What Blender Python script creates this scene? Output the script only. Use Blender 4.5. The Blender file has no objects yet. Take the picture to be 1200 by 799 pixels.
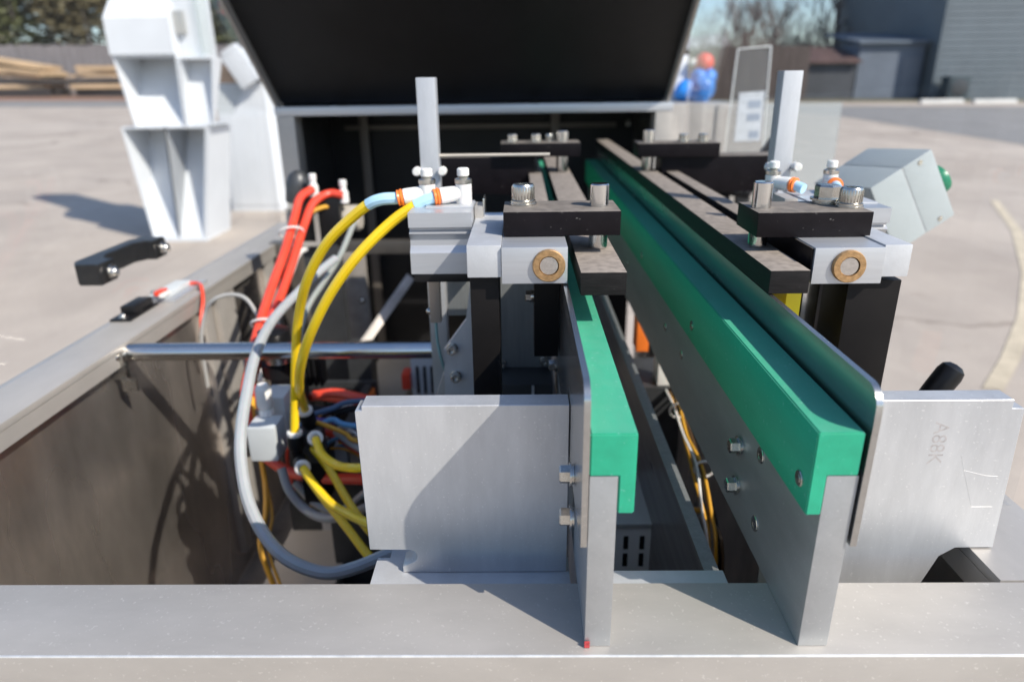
import bpy, bmesh, math, random
from mathutils import Vector, Matrix, noise
random.seed(7)
S = bpy.context.scene
COL = S.collection
R_ = math.radians

# ------------------------------------------------------------------ camera, sky, sun, exposure
def look_matrix(yaw, pitch, roll):
    f = Vector((-math.sin(yaw)*math.cos(pitch), math.cos(yaw)*math.cos(pitch), -math.sin(pitch)))
    r = Vector((math.cos(yaw), math.sin(yaw), 0)); u = r.cross(f)
    c, s = math.cos(roll), math.sin(roll)
    r2 = r*c - u*s; u2 = u*c + r*s
    return Matrix((r2, u2, -f)).transposed(), r2, u2, f
CAMROT, _, _, _ = look_matrix(R_(0.94), R_(20.7), R_(0.8))
cam = bpy.data.cameras.new('camera'); camo = bpy.data.objects.new('camera', cam); COL.objects.link(camo)
camo.matrix_world = Matrix.Translation((0, 0, 1.30)) @ CAMROT.to_4x4()
cam.sensor_width = 36; cam.lens = 24; cam.clip_start = 0.01; cam.clip_end = 600
cam.dof.use_dof = True; cam.dof.focus_distance = 0.46; cam.dof.aperture_fstop = 5.4
S.camera = camo

TO_SUN = Vector((.787, -.617, .93)).normalized()
w = bpy.data.worlds.new('World'); S.world = w; w.use_nodes = True
nt = w.node_tree; nt.nodes.clear()
sky = nt.nodes.new('ShaderNodeTexSky'); sky.sky_type = 'NISHITA'; sky.sun_disc = False
sky.sun_elevation = math.asin(TO_SUN.z); sky.sun_rotation = math.atan2(TO_SUN.x, TO_SUN.y)
sky.air_density = 1.0; sky.dust_density = 0.8; sky.ozone_density = 3.5
bg = nt.nodes.new('ShaderNodeBackground'); bg.inputs[1].default_value = 0.11
out = nt.nodes.new('ShaderNodeOutputWorld')
nt.links.new(sky.outputs[0], bg.inputs[0]); nt.links.new(bg.outputs[0], out.inputs[0])
sl = bpy.data.lights.new('sun', 'SUN'); sl.energy = 3.6; sl.angle = R_(0.5); sl.color = (1, .93, .82)
so = bpy.data.objects.new('sun', sl); COL.objects.link(so)
so.rotation_mode = 'QUATERNION'; so.rotation_quaternion = TO_SUN.to_track_quat('Z', 'Y')
S.view_settings.view_transform = 'Standard'; S.view_settings.look = 'None'
S.view_settings.exposure = 0.74; S.view_settings.gamma = 1
S.cycles.max_bounces = 10; S.cycles.transparent_max_bounces = 12

# ------------------------------------------------------------------ materials
MATS = {}
def mat(name, base, metal=0.0, rough=0.5, var=0.0, scale=20.0, stretch=(1, 1, 1), bump=0.0, bscale=None,
        rvar=0.0, dust=0.0, dustcol=(.36, .32, .28), sss=0.0, coat=0.0, spots=None, spec=None):
    if name in MATS: return MATS[name]
    m = bpy.data.materials.new(name); m.use_nodes = True; t = m.node_tree; N = t.nodes; L = t.links
    p = N['Principled BSDF']; p.inputs['Metallic'].default_value = metal
    p.inputs['Roughness'].default_value = rough
    if coat: p.inputs['Coat Weight'].default_value = coat; p.inputs['Coat Roughness'].default_value = .15
    if sss:
        p.inputs['Subsurface Weight'].default_value = sss
        p.inputs['Subsurface Radius'].default_value = (.3, 1.0, .7); p.inputs['Subsurface Scale'].default_value = .006
    if spec is not None: p.inputs['Specular IOR Level'].default_value = spec
    tc = N.new('ShaderNodeTexCoord'); mp = N.new('ShaderNodeMapping'); mp.inputs['Scale'].default_value = stretch
    L.new(tc.outputs['Object'], mp.inputs[0])
    nz = N.new('ShaderNodeTexNoise'); nz.inputs['Scale'].default_value = scale; nz.inputs['Detail'].default_value = 6
    nz.inputs['Roughness'].default_value = .65; L.new(mp.outputs[0], nz.inputs[0])
    rp = N.new('ShaderNodeValToRGB')
    lo = [max(0, c*(1-var)) for c in base]; hi = [min(1, c*(1+var)) for c in base]
    rp.color_ramp.elements[0].color = (*lo, 1); rp.color_ramp.elements[1].color = (*hi, 1)
    rp.color_ramp.elements[0].position = .3; rp.color_ramp.elements[1].position = .7
    L.new(nz.outputs[0], rp.inputs[0]); col = rp.outputs[0]
    rsock = None
    if rvar:
        mr = N.new('ShaderNodeMapRange'); mr.inputs[1].default_value = .3; mr.inputs[2].default_value = .7
        mr.inputs[3].default_value = max(.03, rough-rvar); mr.inputs[4].default_value = min(1, rough+rvar)
        n3 = N.new('ShaderNodeTexNoise'); n3.inputs['Scale'].default_value = scale*.35; n3.inputs['Detail'].default_value = 5
        L.new(mp.outputs[0], n3.inputs[0]); L.new(n3.outputs[0], mr.inputs[0]); rsock = mr.outputs[0]
        L.new(rsock, p.inputs['Roughness'])
    if spots:                                    # (scale, threshold, colour, strength): specks of swarf and grime
        sc_, th, sc2, st = spots
        n4 = N.new('ShaderNodeTexNoise'); n4.inputs['Scale'].default_value = sc_; n4.inputs['Detail'].default_value = 3
        L.new(tc.outputs['Object'], n4.inputs[0])
        r4 = N.new('ShaderNodeMapRange'); r4.inputs[1].default_value = th; r4.inputs[2].default_value = th+.06
        r4.inputs[4].default_value = st; L.new(n4.outputs[0], r4.inputs[0])
        mx = N.new('ShaderNodeMix'); mx.data_type = 'RGBA'; L.new(r4.outputs[0], mx.inputs[0])
        L.new(col, mx.inputs[6]); mx.inputs[7].default_value = (*sc2, 1); col = mx.outputs[2]
    if dust:                                     # settled dust on faces that look up
        g = N.new('ShaderNodeNewGeometry'); sx = N.new('ShaderNodeSeparateXYZ'); L.new(g.outputs['Normal'], sx.inputs[0])
        mr2 = N.new('ShaderNodeMapRange'); mr2.inputs[1].default_value = .55; mr2.inputs[2].default_value = .95
        L.new(sx.outputs[2], mr2.inputs[0])
        n2 = N.new('ShaderNodeTexNoise'); n2.inputs['Scale'].default_value = 130; n2.inputs['Detail'].default_value = 8
        L.new(tc.outputs['Object'], n2.inputs[0])
        mr3 = N.new('ShaderNodeMapRange'); mr3.inputs[1].default_value = .3; mr3.inputs[2].default_value = .62
        mr3.inputs[3].default_value = dust*.65; mr3.inputs[4].default_value = dust; L.new(n2.outputs[0], mr3.inputs[0])
        mu = N.new('ShaderNodeMath'); mu.operation = 'MULTIPLY'; L.new(mr2.outputs[0], mu.inputs[0]); L.new(mr3.outputs[0], mu.inputs[1])
        mx = N.new('ShaderNodeMix'); mx.data_type = 'RGBA'; L.new(mu.outputs[0], mx.inputs[0])
        L.new(col, mx.inputs[6]); mx.inputs[7].default_value = (*dustcol, 1); col = mx.outputs[2]
        if metal:
            m3 = N.new('ShaderNodeMapRange'); m3.inputs[3].default_value = metal; m3.inputs[4].default_value = 0
            L.new(mu.outputs[0], m3.inputs[0]); L.new(m3.outputs[0], p.inputs['Metallic'])
        m4 = N.new('ShaderNodeMapRange'); m4.inputs[3].default_value = rough; m4.inputs[4].default_value = .85
        L.new(mu.outputs[0], m4.inputs[0]); L.new(m4.outputs[0], p.inputs['Roughness'])
    L.new(col, p.inputs['Base Color'])
    if bump:
        b = N.new('ShaderNodeBump'); b.inputs['Strength'].default_value = bump; b.inputs['Distance'].default_value = .001
        n5 = N.new('ShaderNodeTexNoise'); n5.inputs['Scale'].default_value = bscale or scale*3; n5.inputs['Detail'].default_value = 4
        L.new(mp.outputs[0], n5.inputs[0]); L.new(n5.outputs[0], b.inputs['Height']); L.new(b.outputs[0], p.inputs['Normal'])
    MATS[name] = m
    return m

ALU = mat('bead blasted aluminium', (.58, .59, .605), .55, .52, .07, 60, (1, 1, 1), .10, 900, .05, spots=(420, .66, (.7, .7, .7), .25))
ALUV = mat('milled aluminium', (.54, .55, .565), .60, .50, .12, 11, (3, 3, .8), .08, 150, .08, spots=(520, .645, (.78, .78, .78), .45))
ALUH = mat('drawn aluminium', (.53, .545, .57), .65, .42, .05, 50, (.4, 7, 7), .05, 130, .05)
SIDEP = mat('rail side plate metal', (.44, .46, .475), .76, .46, .10, 12, (3, .8, 3), .06, 150, .08, spots=(520, .65, (.7, .7, .7), .45))
STEEL = mat('polished steel', (.66, .65, .63), 1, .18, .05, 40, (.3, 6, 6), .05, 90, .05)
BOLT = mat('zinc bolt steel', (.56, .54, .50), 1, .28, .15, 120, bump=.1, rvar=.08)
STAIN = mat('brushed stainless', (.44, .415, .385), .45, .54, .13, 5, (1, 2.5, 2), .06, 220, .10, spots=(430, .65, (.62, .60, .56), .5))
STAINY = mat('brushed stainless lengthways', (.45, .425, .395), .45, .50, .08, 9, (2.5, 1, 2), .06, 220, .08, spots=(300, .67, (.6, .57, .52), .3))
PLATE = mat('dull stainless plate', (.46, .46, .45), .95, .24, .08, 40, (4, .4, 4), .04, 110, .05, spots=(260, .67, (.7, .68, .64), .5))
WALL = mat('mirror stainless wall', (.70, .64, .59), .92, .30, .38, 3.4, (1, 2.2, .8), .7, 4, .14)  # blotchy colour noise imitates warm streaky reflections
BLACK = mat('black anodised aluminium', (.007, .0055, .007), 0, .40, .3, 60, (1, 1, 1), .06, 300, dust=.55, spec=.14, spots=(260, .70, (.2, .19, .18), .45))
DUSTY = mat('dusty black bar', (.011, .010, .0105), 0, .5, .35, 70, (1, 1, 7), .15, 260, dust=.95, dustcol=(.30, .26, .225), spec=.18, spots=(300, .69, (.2, .19, .18), .4))
DARK = mat('black plastic', (.008, .008, .009), 0, .40, .2, 40, spec=.3)
LIDB = mat('black lid coating', (.006, .006, .007), 0, .55, .4, 8)
GREEN = mat('green guide plastic', (.018, .335, .195), 0, .38, .13, 9, (4, .8, 4), .07, 200, .10, sss=.12, dust=.13, dustcol=(.40, .47, .42), spots=(330, .665, (.22, .52, .42), .5))
YEL = mat('yellow air hose', (.98, .66, .018), 0, .32, .05, 12, coat=.25, sss=.15)
BLU = mat('pale blue hose end', (.42, .66, .82), 0, .35, .05, 40)
RED = mat('red air hose', (.74, .07, .035), 0, .30, .1, 40, coat=.3)
ORA = mat('orange release ring', (.86, .20, .03), 0, .35, .05, 60)
AMB = mat('amber wire', (.62, .32, .03), 0, .4, .12, 60)
CLR = mat('milky clear hose', (.37, .385, .395), 0, .28, .08, 30, sss=.3, coat=.3)
WHT = mat('white plastic', (.74, .73, .70), 0, .38, .06, 60, sss=.1)
BRZ = mat('sintered bronze', (.44, .27, .13), .75, .50, .28, 300, bump=.3, bscale=700)
TURN = mat('turned steel end', (.62, .60, .58), 1, .25, .15, 500)
BEI = mat('beige duct cover', (.46, .42, .36), 0, .5, .08, 10)
GRY = mat('light grey enclosure', (.52, .555, .57), 0, .40, .05, 20)
DGRY = mat('dark grey painted steel', (.055, .058, .062), .3, .4, .2, 20, rvar=.1)
MGRY = mat('grey painted plate', (.27, .285, .29), .5, .42, .12, 30, (6, 6, .5), .08, 100)
PURP = mat('purple wire', (.16, .10, .40), 0, .4)
BLUW = mat('blue wire', (.10, .28, .50), 0, .4)
WPAINT = mat('white painted sheet', (.66, .69, .72), 0, .42, .05, 3)
FLOORM = mat('grimy pan floor', (.34, .30, .26), .3, .5, .35, 12, rvar=.15)
YPAINT = mat('yellow plastic tag', (.85, .66, .01), 0, .45)

def pane_mat(name, tint=(.985, .988, .99), ior=1.22, haze=0.0, hazecol=(.7, .73, .74)):
    m = bpy.data.materials.new(name); m.use_nodes = True; t = m.node_tree; N = t.nodes; L = t.links
    N.remove(N['Principled BSDF']); o = N['Material Output']
    tr = N.new('ShaderNodeBsdfTransparent'); tr.inputs[0].default_value = (*tint, 1)
    gl = N.new('ShaderNodeBsdfGlossy'); gl.inputs['Roughness'].default_value = .02
    fr = N.new('ShaderNodeFresnel'); ge = N.new('ShaderNodeNewGeometry'); mi = N.new('ShaderNodeMapRange')
    mi.inputs[3].default_value = ior; mi.inputs[4].default_value = 1/ior        # same reflectance from both faces of the thin sheet
    L.new(ge.outputs['Backfacing'], mi.inputs[0]); L.new(mi.outputs[0], fr.inputs[0])
    mx = N.new('ShaderNodeMixShader'); L.new(fr.outputs[0], mx.inputs[0]); L.new(tr.outputs[0], mx.inputs[1]); L.new(gl.outputs[0], mx.inputs[2])
    last = mx
    if haze:
        df = N.new('ShaderNodeBsdfDiffuse'); df.inputs[0].default_value = (*hazecol, 1)
        m2 = N.new('ShaderNodeMixShader'); m2.inputs[0].default_value = haze
        L.new(mx.outputs[0], m2.inputs[1]); L.new(df.outputs[0], m2.inputs[2]); last = m2
    L.new(last.outputs[0], o.inputs[0])
    return m
PANE = pane_mat('clear polycarbonate', haze=.008)
FROST = pane_mat('scuffed polycarbonate', (.93, .95, .95), haze=.46, hazecol=(.55, .58, .58))
SHEET = pane_mat('clear acrylic sheet', (.93, .95, .94), haze=.06)

# ------------------------------------------------------------------ mesh helpers (all shapes are given in world metres)
def NB(): return bmesh.new()
def box(bm, x0, x1, y0, y1, z0, z1, bev=0.0, seg=2, M=None):
    r = bmesh.ops.create_cube(bm, size=1.0); vs = r['verts']
    for v in vs:
        v.co = Vector(((x0+x1)/2+v.co.x*(x1-x0), (y0+y1)/2+v.co.y*(y1-y0), (z0+z1)/2+v.co.z*(z1-z0)))
    if bev:
        es = list({e for v in vs for e in v.link_edges})
        rr = bmesh.ops.bevel(bm, geom=es, offset=bev, segments=seg, profile=.7, affect='EDGES')
        vs = list({v for f in rr['faces'] for v in f.verts} | {v for v in vs if v.is_valid})
    if M is not None:
        for v in set(vs): v.co = M @ v.co
    return bm
def frame_from(axis):
    a = Vector(axis).normalized(); h = Vector((0, 0, 1)) if abs(a.z) < .9 else Vector((1, 0, 0))
    u = h.cross(a).normalized(); v = a.cross(u)
    return a, u, v
def lathe(bm, origin, axis, prof, seg=20):
    """prof: list of (t along axis, radius)"""
    a, u, v = frame_from(axis); o = Vector(origin); rings = []
    for t, r in prof:
        if r < 1e-6: rings.append([bm.verts.new(o+a*t)])
        else: rings.append([bm.verts.new(o+a*t+(u*math.cos(2*math.pi*k/seg)+v*math.sin(2*math.pi*k/seg))*r) for k in range(seg)])
    for A, B in zip(rings, rings[1:]):
        for k in range(seg):
            k2 = (k+1) % seg
            if len(A) == 1 and len(B) == 1: continue
            if len(A) == 1: bm.faces.new((A[0], B[k2], B[k]))
            elif len(B) == 1: bm.faces.new((A[k], A[k2], B[0]))
            else: bm.faces.new((A[k], A[k2], B[k2], B[k]))
    if len(rings[0]) > 1: bm.faces.new(list(reversed(rings[0])))
    if len(rings[-1]) > 1: bm.faces.new(rings[-1])
    return bm
def cyl(bm, p0, p1, r, seg=20, ch=0.0):
    p0 = Vector(p0); p1 = Vector(p1); d = p1-p0; l = d.length
    ch = min(ch, l*.45, r*.45)
    prof = [(0, r-ch), (ch, r), (l-ch, r), (l, r-ch)] if ch else [(0, r), (l, r)]
    return lathe(bm, p0, d, prof, seg)
def prism(bm, pts, ext):
    """closed outline (3-D points) pushed along the vector ext"""
    e = Vector(ext); A = [bm.verts.new(Vector(p)) for p in pts]; B = [bm.verts.new(Vector(p)+e) for p in pts]
    n = len(pts); bm.faces.new(list(reversed(A))); bm.faces.new(B)
    for k in range(n): bm.faces.new((A[k], A[(k+1) % n], B[(k+1) % n], B[k]))
    bmesh.ops.recalc_face_normals(bm, faces=bm.faces)
    return bm
def smooth_path(pts, n=8):
    P = [Vector(p) for p in pts]; P = [P[0]*2-P[1]]+P+[P[-1]*2-P[-2]]; o = []
    for i in range(1, len(P)-2):
        a, b, c, d = P[i-1:i+3]
        for k in range(n):
            t = k/n
            o.append(.5*((2*b)+(c-a)*t+(2*a-5*b+4*c-d)*t*t+(3*b-a-3*c+d)*t**3))
    o.append(P[-2]); return o
def tube(bm, pts, r, seg=10, smooth=True, n=8):
    P = smooth_path(pts, n) if smooth else [Vector(p) for p in pts]
    T = [(P[min(i+1, len(P)-1)]-P[max(i-1, 0)]).normalized() for i in range(len(P))]
    a, u, v = frame_from(T[0]); rings = []
    for i, p in enumerate(P):
        t = T[i]; u = (u-t*u.dot(t)).normalized(); v = t.cross(u)
        rr = r[i*(len(r)-1)//max(1, len(P)-1)] if isinstance(r, (list, tuple)) else r
        rings.append([bm.verts.new(p+(u*math.cos(2*math.pi*k/seg)+v*math.sin(2*math.pi*k/seg))*rr) for k in range(seg)])
    for A, B in zip(rings, rings[1:]):
        for k in range(seg): bm.faces.new((A[k], A[(k+1) % seg], B[(k+1) % seg], B[k]))
    bm.faces.new(list(reversed(rings[0]))); bm.faces.new(rings[-1])
    return bm
def wpos(o):
    p = Vector((0, 0, 0))
    while o is not None: p += o.location; o = o.parent
    return p
def add(name, bm, m, parent=None, label=None, cat=None, group=None, kind=None, angle=35, at=None):
    if parent is not None: off = wpos(parent)
    elif at is not None: off = Vector(at)
    else:
        xs = [v.co for v in bm.verts]
        off = Vector(((min(c.x for c in xs)+max(c.x for c in xs))/2, (min(c.y for c in xs)+max(c.y for c in xs))/2, min(c.z for c in xs)))
    for v in bm.verts: v.co -= off
    bmesh.ops.recalc_face_normals(bm, faces=bm.faces)
    me = bpy.data.meshes.new(name); bm.to_mesh(me); bm.free()
    me.materials.append(m)
    if angle:
        me.shade_smooth(); me.set_sharp_from_angle(angle=R_(angle))
    o = bpy.data.objects.new(name, me); COL.objects.link(o)
    if parent is not None: o.parent = parent
    else: o.location = off
    if label: o['label'] = label
    if cat: o['category'] = cat
    if group: o['group'] = group
    if kind: o['kind'] = kind
    return o
def thing(name, loc, label, cat, group=None):
    o = bpy.data.objects.new(name, None); o.empty_display_size = .02; COL.objects.link(o); o.location = loc
    o['label'] = label; o['category'] = cat
    if group: o['group'] = group
    return o
def part(name, m, parent, *a, **k):                 # a plain box part
    return add(name, box(NB(), *a, **k), m, parent)
# fasteners: one mesh per kind, shared by every copy
FAST = {}
def fast_mesh(kind, s):
    key = (kind, s)
    if key in FAST: return FAST[key]
    bm = NB()
    if kind == 'hex':
        r = s/2/math.cos(math.pi/6)
        lathe(bm, (0, 0, 0), (0, 0, 1), [(0, s*.62), (s*.10, s*.62), (s*.10, s*.56), (s*.16, s*.56)], 20)
        lathe(bm, (0, 0, 0), (0, 0, 1), [(s*.165, s*.74), (s*.26, s*.74)], 20)
        lathe(bm, (0, 0, 0), (0, 0, 1), [(s*.26, r), (s*.80, r), (s*.88, r*.86)], 6)
    elif kind == 'cap':
        r = s/2
        lathe(bm, (0, 0, 0), (0, 0, 1), [(0, r*1.22), (s*.09, r*1.22), (s*.10, r*1.12), (s*.20, r*1.12)], 24)
        prof = [(s*.20, r*.95), (s*.24, r), (s*.84, r), (s*.92, r*.9), (s*.92, r*.52), (s*.55, r*.5), (s*.55, 0)]
        lathe(bm, (0, 0, 0), (0, 0, 1), prof, 24)
        for k in range(0, 24):
            a = 2*math.pi*k/24
            box(bm, r*.96, r*1.035, -r*.06, r*.06, s*.26, s*.82, M=Matrix.Rotation(a, 4, 'Z'))
    elif kind == 'dome':
        r = s/2
        lathe(bm, (0, 0, 0), (0, 0, 1), [(0, r*1.3), (s*.1, r*1.3), (s*.1, r), (s*.3, r*.96), (s*.5, r*.75), (s*.6, r*.45), (s*.5, r*.4), (s*.35, 0)], 18)
    elif kind == 'flat':                             # countersunk socket screw
        r = s/2
        lathe(bm, (0, 0, 0), (0, 0, 1), [(-.0005, r), (s*.06, r), (s*.10, r*.92), (s*.10, r*.55), (-s*.1+.002, r*.5), (-s*.1+.002, 0)], 20)
    me = bpy.data.meshes.new('fastener_'+kind); bmesh.ops.recalc_face_normals(bm, faces=bm.faces); bm.to_mesh(me); bm.free()
    me.materials.append(BOLT); me.shade_smooth(); me.set_sharp_from_angle(angle=R_(35)); FAST[key] = me
    return me
def bolt(parent, loc, axis, kind='hex', s=.010, name='bolt', spin=None):
    o = bpy.data.objects.new(name, fast_mesh(kind, s)); COL.objects.link(o); o.parent = parent
    o.location = Vector(loc)-wpos(parent)
    q = Vector(axis).to_track_quat('Z', 'Y')
    o.rotation_euler = (q @ Vector((0, 0, 1)).rotation_difference(Vector((0, 0, 1)))).to_euler() if spin is None else \
        (q.to_matrix() @ Matrix.Rotation(spin, 3, 'Z')).to_euler()
    return o

def gz(x, y): return -.012*x+.012*y                   # the yard falls slightly to the right and towards the camera

# ------------------------------------------------------------------ ground
def ground_mat():
    m = bpy.data.materials.new('weathered concrete'); m.use_nodes = True; t = m.node_tree; N = t.nodes; L = t.links
    p = N['Principled BSDF']; p.inputs['Roughness'].default_value = .85
    tc = N.new('ShaderNodeTexCoord')
    def nzz(s, d=8, st=(1, 1, 1)):
        mp = N.new('ShaderNodeMapping'); mp.inputs['Scale'].default_value = st; L.new(tc.outputs['Object'], mp.inputs[0])
        n = N.new('ShaderNodeTexNoise'); n.inputs['Scale'].default_value = s; n.inputs['Detail'].default_value = d; n.inputs['Roughness'].default_value = .6
        L.new(mp.outputs[0], n.inputs[0]); return n.outputs[0]
    def ramp(src, a, b, ca, cb):
        r = N.new('ShaderNodeValToRGB'); r.color_ramp.elements[0].position = a; r.color_ramp.elements[1].position = b
        r.color_ramp.elements[0].color = (*ca, 1); r.color_ramp.elements[1].color = (*cb, 1); L.new(src, r.inputs[0]); return r.outputs[0]
    def mul(a, b):
        x = N.new('ShaderNodeMix'); x.data_type = 'RGBA'; x.blend_type = 'MULTIPLY'; x.inputs[0].default_value = 1
        L.new(a, x.inputs[6]); L.new(b, x.inputs[7]); return x.outputs[2]
    c = ramp(nzz(.35), .3, .7, (.42, .36, .305), (.525, .46, .395))
    c = mul(c, ramp(nzz(1.3, 10, (1, .7, 1)), .38, .62, (.84, .84, .85), (1, 1, 1)))
    c = mul(c, ramp(nzz(60, 4), .2, .8, (.85, .85, .85), (1.0, 1.0, 1.0)))
    c = mul(c, ramp(nzz(.7, 6, (.3, 1, 1)), .60, .72, (1, 1, 1), (.84, .82, .80)))
    vo = N.new('ShaderNodeTexVoronoi'); vo.feature = 'DISTANCE_TO_EDGE'; vo.inputs['Scale'].default_value = .16
    wn = N.new('ShaderNodeTexNoise'); wn.inputs['Scale'].default_value = .9; wn.inputs['Detail'].default_value = 6; L.new(tc.outputs['Object'], wn.inputs[0])
    va = N.new('ShaderNodeVectorMath'); va.operation = 'MULTIPLY_ADD'; va.inputs[1].default_value = (1.6, 1.6, 0); L.new(wn.outputs[1], va.inputs[0]); L.new(tc.outputs['Object'], va.inputs[2])
    L.new(va.outputs[0], vo.inputs[0])
    c = mul(c, ramp(vo.outputs[0], .0, .006, (.62, .60, .58), (1, 1, 1)))
    c = mul(c, ramp(nzz(4.5, 5, (.5, 1, 1)), .62, .75, (1, 1, 1), (.80, .78, .76)))
    L.new(c, p.inputs['Base Color'])
    b = N.new('ShaderNodeBump'); b.inputs['Strength'].default_value = .25; L.new(nzz(120, 4), b.inputs['Height']); L.new(b.outputs[0], p.inputs['Normal'])
    return m
def sheet(name, pts, m, lift=0.0, kind='structure'):
    bm = NB(); bm.faces.new([bm.verts.new((x, y, gz(x, y)+lift)) for x, y in pts])
    return add(name, bm, m, kind=kind, angle=0, at=(0, 0, 0))
bm = NB()
n_ = 24
gv = [[bm.verts.new((-280+560*i/n_, -120+560*j/n_, gz(-280+560*i/n_, -120+560*j/n_))) for j in range(n_+1)] for i in range(n_+1)]
for i in range(n_):
    for j in range(n_): bm.faces.new((gv[i][j], gv[i+1][j], gv[i+1][j+1], gv[i][j+1]))
add('ground', bm, ground_mat(), kind='structure', angle=0, at=(0, 0, 0))
ASPH = mat('old asphalt', (.13, .13, .135), 0, .85, .2, 3)
ROAD = mat('pale asphalt', (.21, .205, .20), 0, .85, .15, 2)
DIRT = mat('reddish dirt', (.24, .14, .095), 0, .95, .35, 2.5)
MOUND = mat('brown bank', (.15, .115, .09), 0, .95, .35, 1.2)
sheet('road', [(9.0, 30.5), (60, 27.5), (60, 8.0), (9.71, 13.7), (10.2, 22.5)], ROAD, .004)
sheet('dirt_strip', [(-80, 36.6), (-3, 36.6), (-3, 60), (-80, 60)], DIRT, .004)
sheet('asphalt_apron', [(-80, 30.0), (-3, 30.0), (-3, 36.6), (-80, 36.6)], ROAD, .004)
sheet('verge', [(6, 34.8), (70, 33.6), (70, 70), (6, 70)], mat('dry verge grass', (.13, .12, .07), 0, .95, .4, 2), .004)

# ------------------------------------------------------------------ the packing machine: bed, pan, hood
mach = thing('packing_machine', (-.1, 1.0, gz(-.1, 1.0)), 'stainless packing machine with an open bed and a raised black lid', 'machine')
bm = box(NB(), -.66, .40, .297, .357, .90, .9982, .0016)
box(bm, -.66, .40, .357, .359, .90, .94)
fb = add('front_beam', bm, STAIN, mach)
add('bright_edge', tube(NB(), [(-.659, .2976, .9976), (-.2, .2976, .9976), (.2, .2976, .9976), (.399, .2976, .9976)], .0008, 8, False), mat('bright edge metal', (.8, .8, .79), .6, .35, .2, 60), fb)  # thin bright tube along the beam's top front edge
part('front_panel', STAIN, mach, -.60, .36, .301, .304, .20, .899)
for sgn, xi, xo in ((-1, -.505, -.572), (1, .305, .372)):
    a, b = sorted((xi, xo))
    bm = box(NB(), a, b, .3585, 1.60, .9905, .9982, .001)
    box(bm, xi-.0015 if sgn < 0 else xi+.0005, xi-.0005 if sgn < 0 else xi+.0015, .3585, 1.60, .972, .9900)
    add('side_flange', bm, STAINY, mach)
    x = xi+sgn*.014
    part('pan_wall', WALL, mach, min(x, x+sgn*.002), max(x, x+sgn*.002), .306, 1.62, .46, .9895)
    x = xo-sgn*.004
    part('side_panel', STAINY, mach, min(x, x+sgn*.003), max(x, x+sgn*.003), .306, 2.05, .20, .9895)
for ya, yb in ((1.03, 1.06), (1.085, 1.15), (1.32, 1.36)): part('wall_strip', STAIN, mach, -.5189, -.5080, ya, yb, .50, .9715, .001)
part('pan_floor', FLOORM, mach, -.518, .318, .306, 2.04, .45, .46)
for x in (-.57, .33):
    for y in (.33, 1.98):
        part('leg', STAIN, mach, x, x+.05, y, y+.05, gz(x, y)-.002, .21)
# rear cabinet, all black inside
part('rear_panel', LIDB, mach, -.552, .331, 2.05, 2.055, .44, 1.2625)
for x in (-.552, .325): part('cabinet_side', DGRY, mach, x, x+.006, 1.655, 2.0496, .9985, 1.2627)
part('cabinet_roof', LIDB, mach, -.552, .331, 1.655, 2.056, 1.263, 1.268)
for x0, x1 in ((-.548, -.508), (.300, .338)):
    part('corner_post', STAINY, mach, x0, x1, 1.601, 1.655, .999, 1.236, .002)
bm = box(NB(), -.55, .338, 1.60, 1.652, 1.2365, 1.2555, .0025)
add('cross_bar', bm, ALUH, mach)
for x in (-.41, -.16, .02, .16, .27): part('lid_rest', DARK, mach, x, x+.022, 1.607, 1.63, 1.2553, 1.259)
part('rear_rail', mat('dim primer', (.17, .15, .13), .3, .5), mach, -.50, .27, 2.02, 2.035, 1.180, 1.192, .002)
for x in (-.455, .085): part('rear_upright', mat('dim primer', (.17, .15, .13), .3, .5), mach, x, x+.024, 2.006, 2.019, .46, 1.23, .002)
bolt(mach, (.30, 2.0, 1.19), (0, -1, 0), 'dome', .012)
# lid: a tilted black tray, hinged on the cross bar
hy, hz, ty, tz = 1.640, 1.262, 1.235, 1.60
d = Vector((0, ty-hy, tz-hz)); nrm = Vector((0, -d.z, d.y)).normalized()      # nrm looks down and forward... below the tray
if nrm.z > 0: nrm = -nrm
lid = add('lid', prism(NB(), [(-.545, hy, hz), (.325, hy, hz), (.325, ty, tz), (-.545, ty, tz)], -nrm*.004), LIDB, mach)
for x0, x1 in ((-.552, -.5452), (.3252, .332)):
    o0 = Vector((x0, hy, hz)); o1 = Vector((x0, ty, tz))
    add('lid_rim', prism(NB(), [o0-nrm*.004, o1-nrm*.004, o1+nrm*.022, o0+nrm*.022], (x1-x0, 0, 0)), STAINY, lid)
# ------------------------------------------------------------------ things low in the pan
def duct(x0, x1, y0, y1, z0, z1, label):
    t = thing('cable_duct', ((x0+x1)/2, (y0+y1)/2, z0), label, 'duct', 'cable ducts in the pan')
    part('trough', mat('grey duct side', (.16, .16, .155), 0, .5), t, x0+.002, x1-.002, y0, y1, z0, z1-.012)
    part('cover', BEI, t, x0, x1, y0, y1, z1-.0118, z1, .001)
duct(-.348, -.252, .40, 1.56, .461, .68, 'long beige lidded cable duct lying on the pan floor below the yellow hoses')
t = thing('slotted_duct', (-.15, 1.0, .461), 'pale slotted wiring duct standing behind the gusset plate', 'duct')
part('body', GRY, t, -.172, -.122, .965, 1.02, .461, .912, .001)
for k in range(4): part('slot', DARK, t, -.164+k*.011, -.160+k*.011, .963, .9652, .85, .895)
part('red_plug', RED, t, -.186, -.1725, .955, .985, .86, .885, .002)
t = thing('terminal_rail', (-.27, .86, .461), 'row of pale terminal blocks under the coloured wires', 'terminals')
part('rail', ALU, t, -.300, -.175, .850, .862, .461, .822)
for k in range(9): part('terminal', [GRY, BEI, GRY, BLUW][k % 4] if k % 4 != 3 else BLUW, t, -.298+k*.0135, -.2865+k*.0135, .832, .849, .790, .835, .001)
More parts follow.
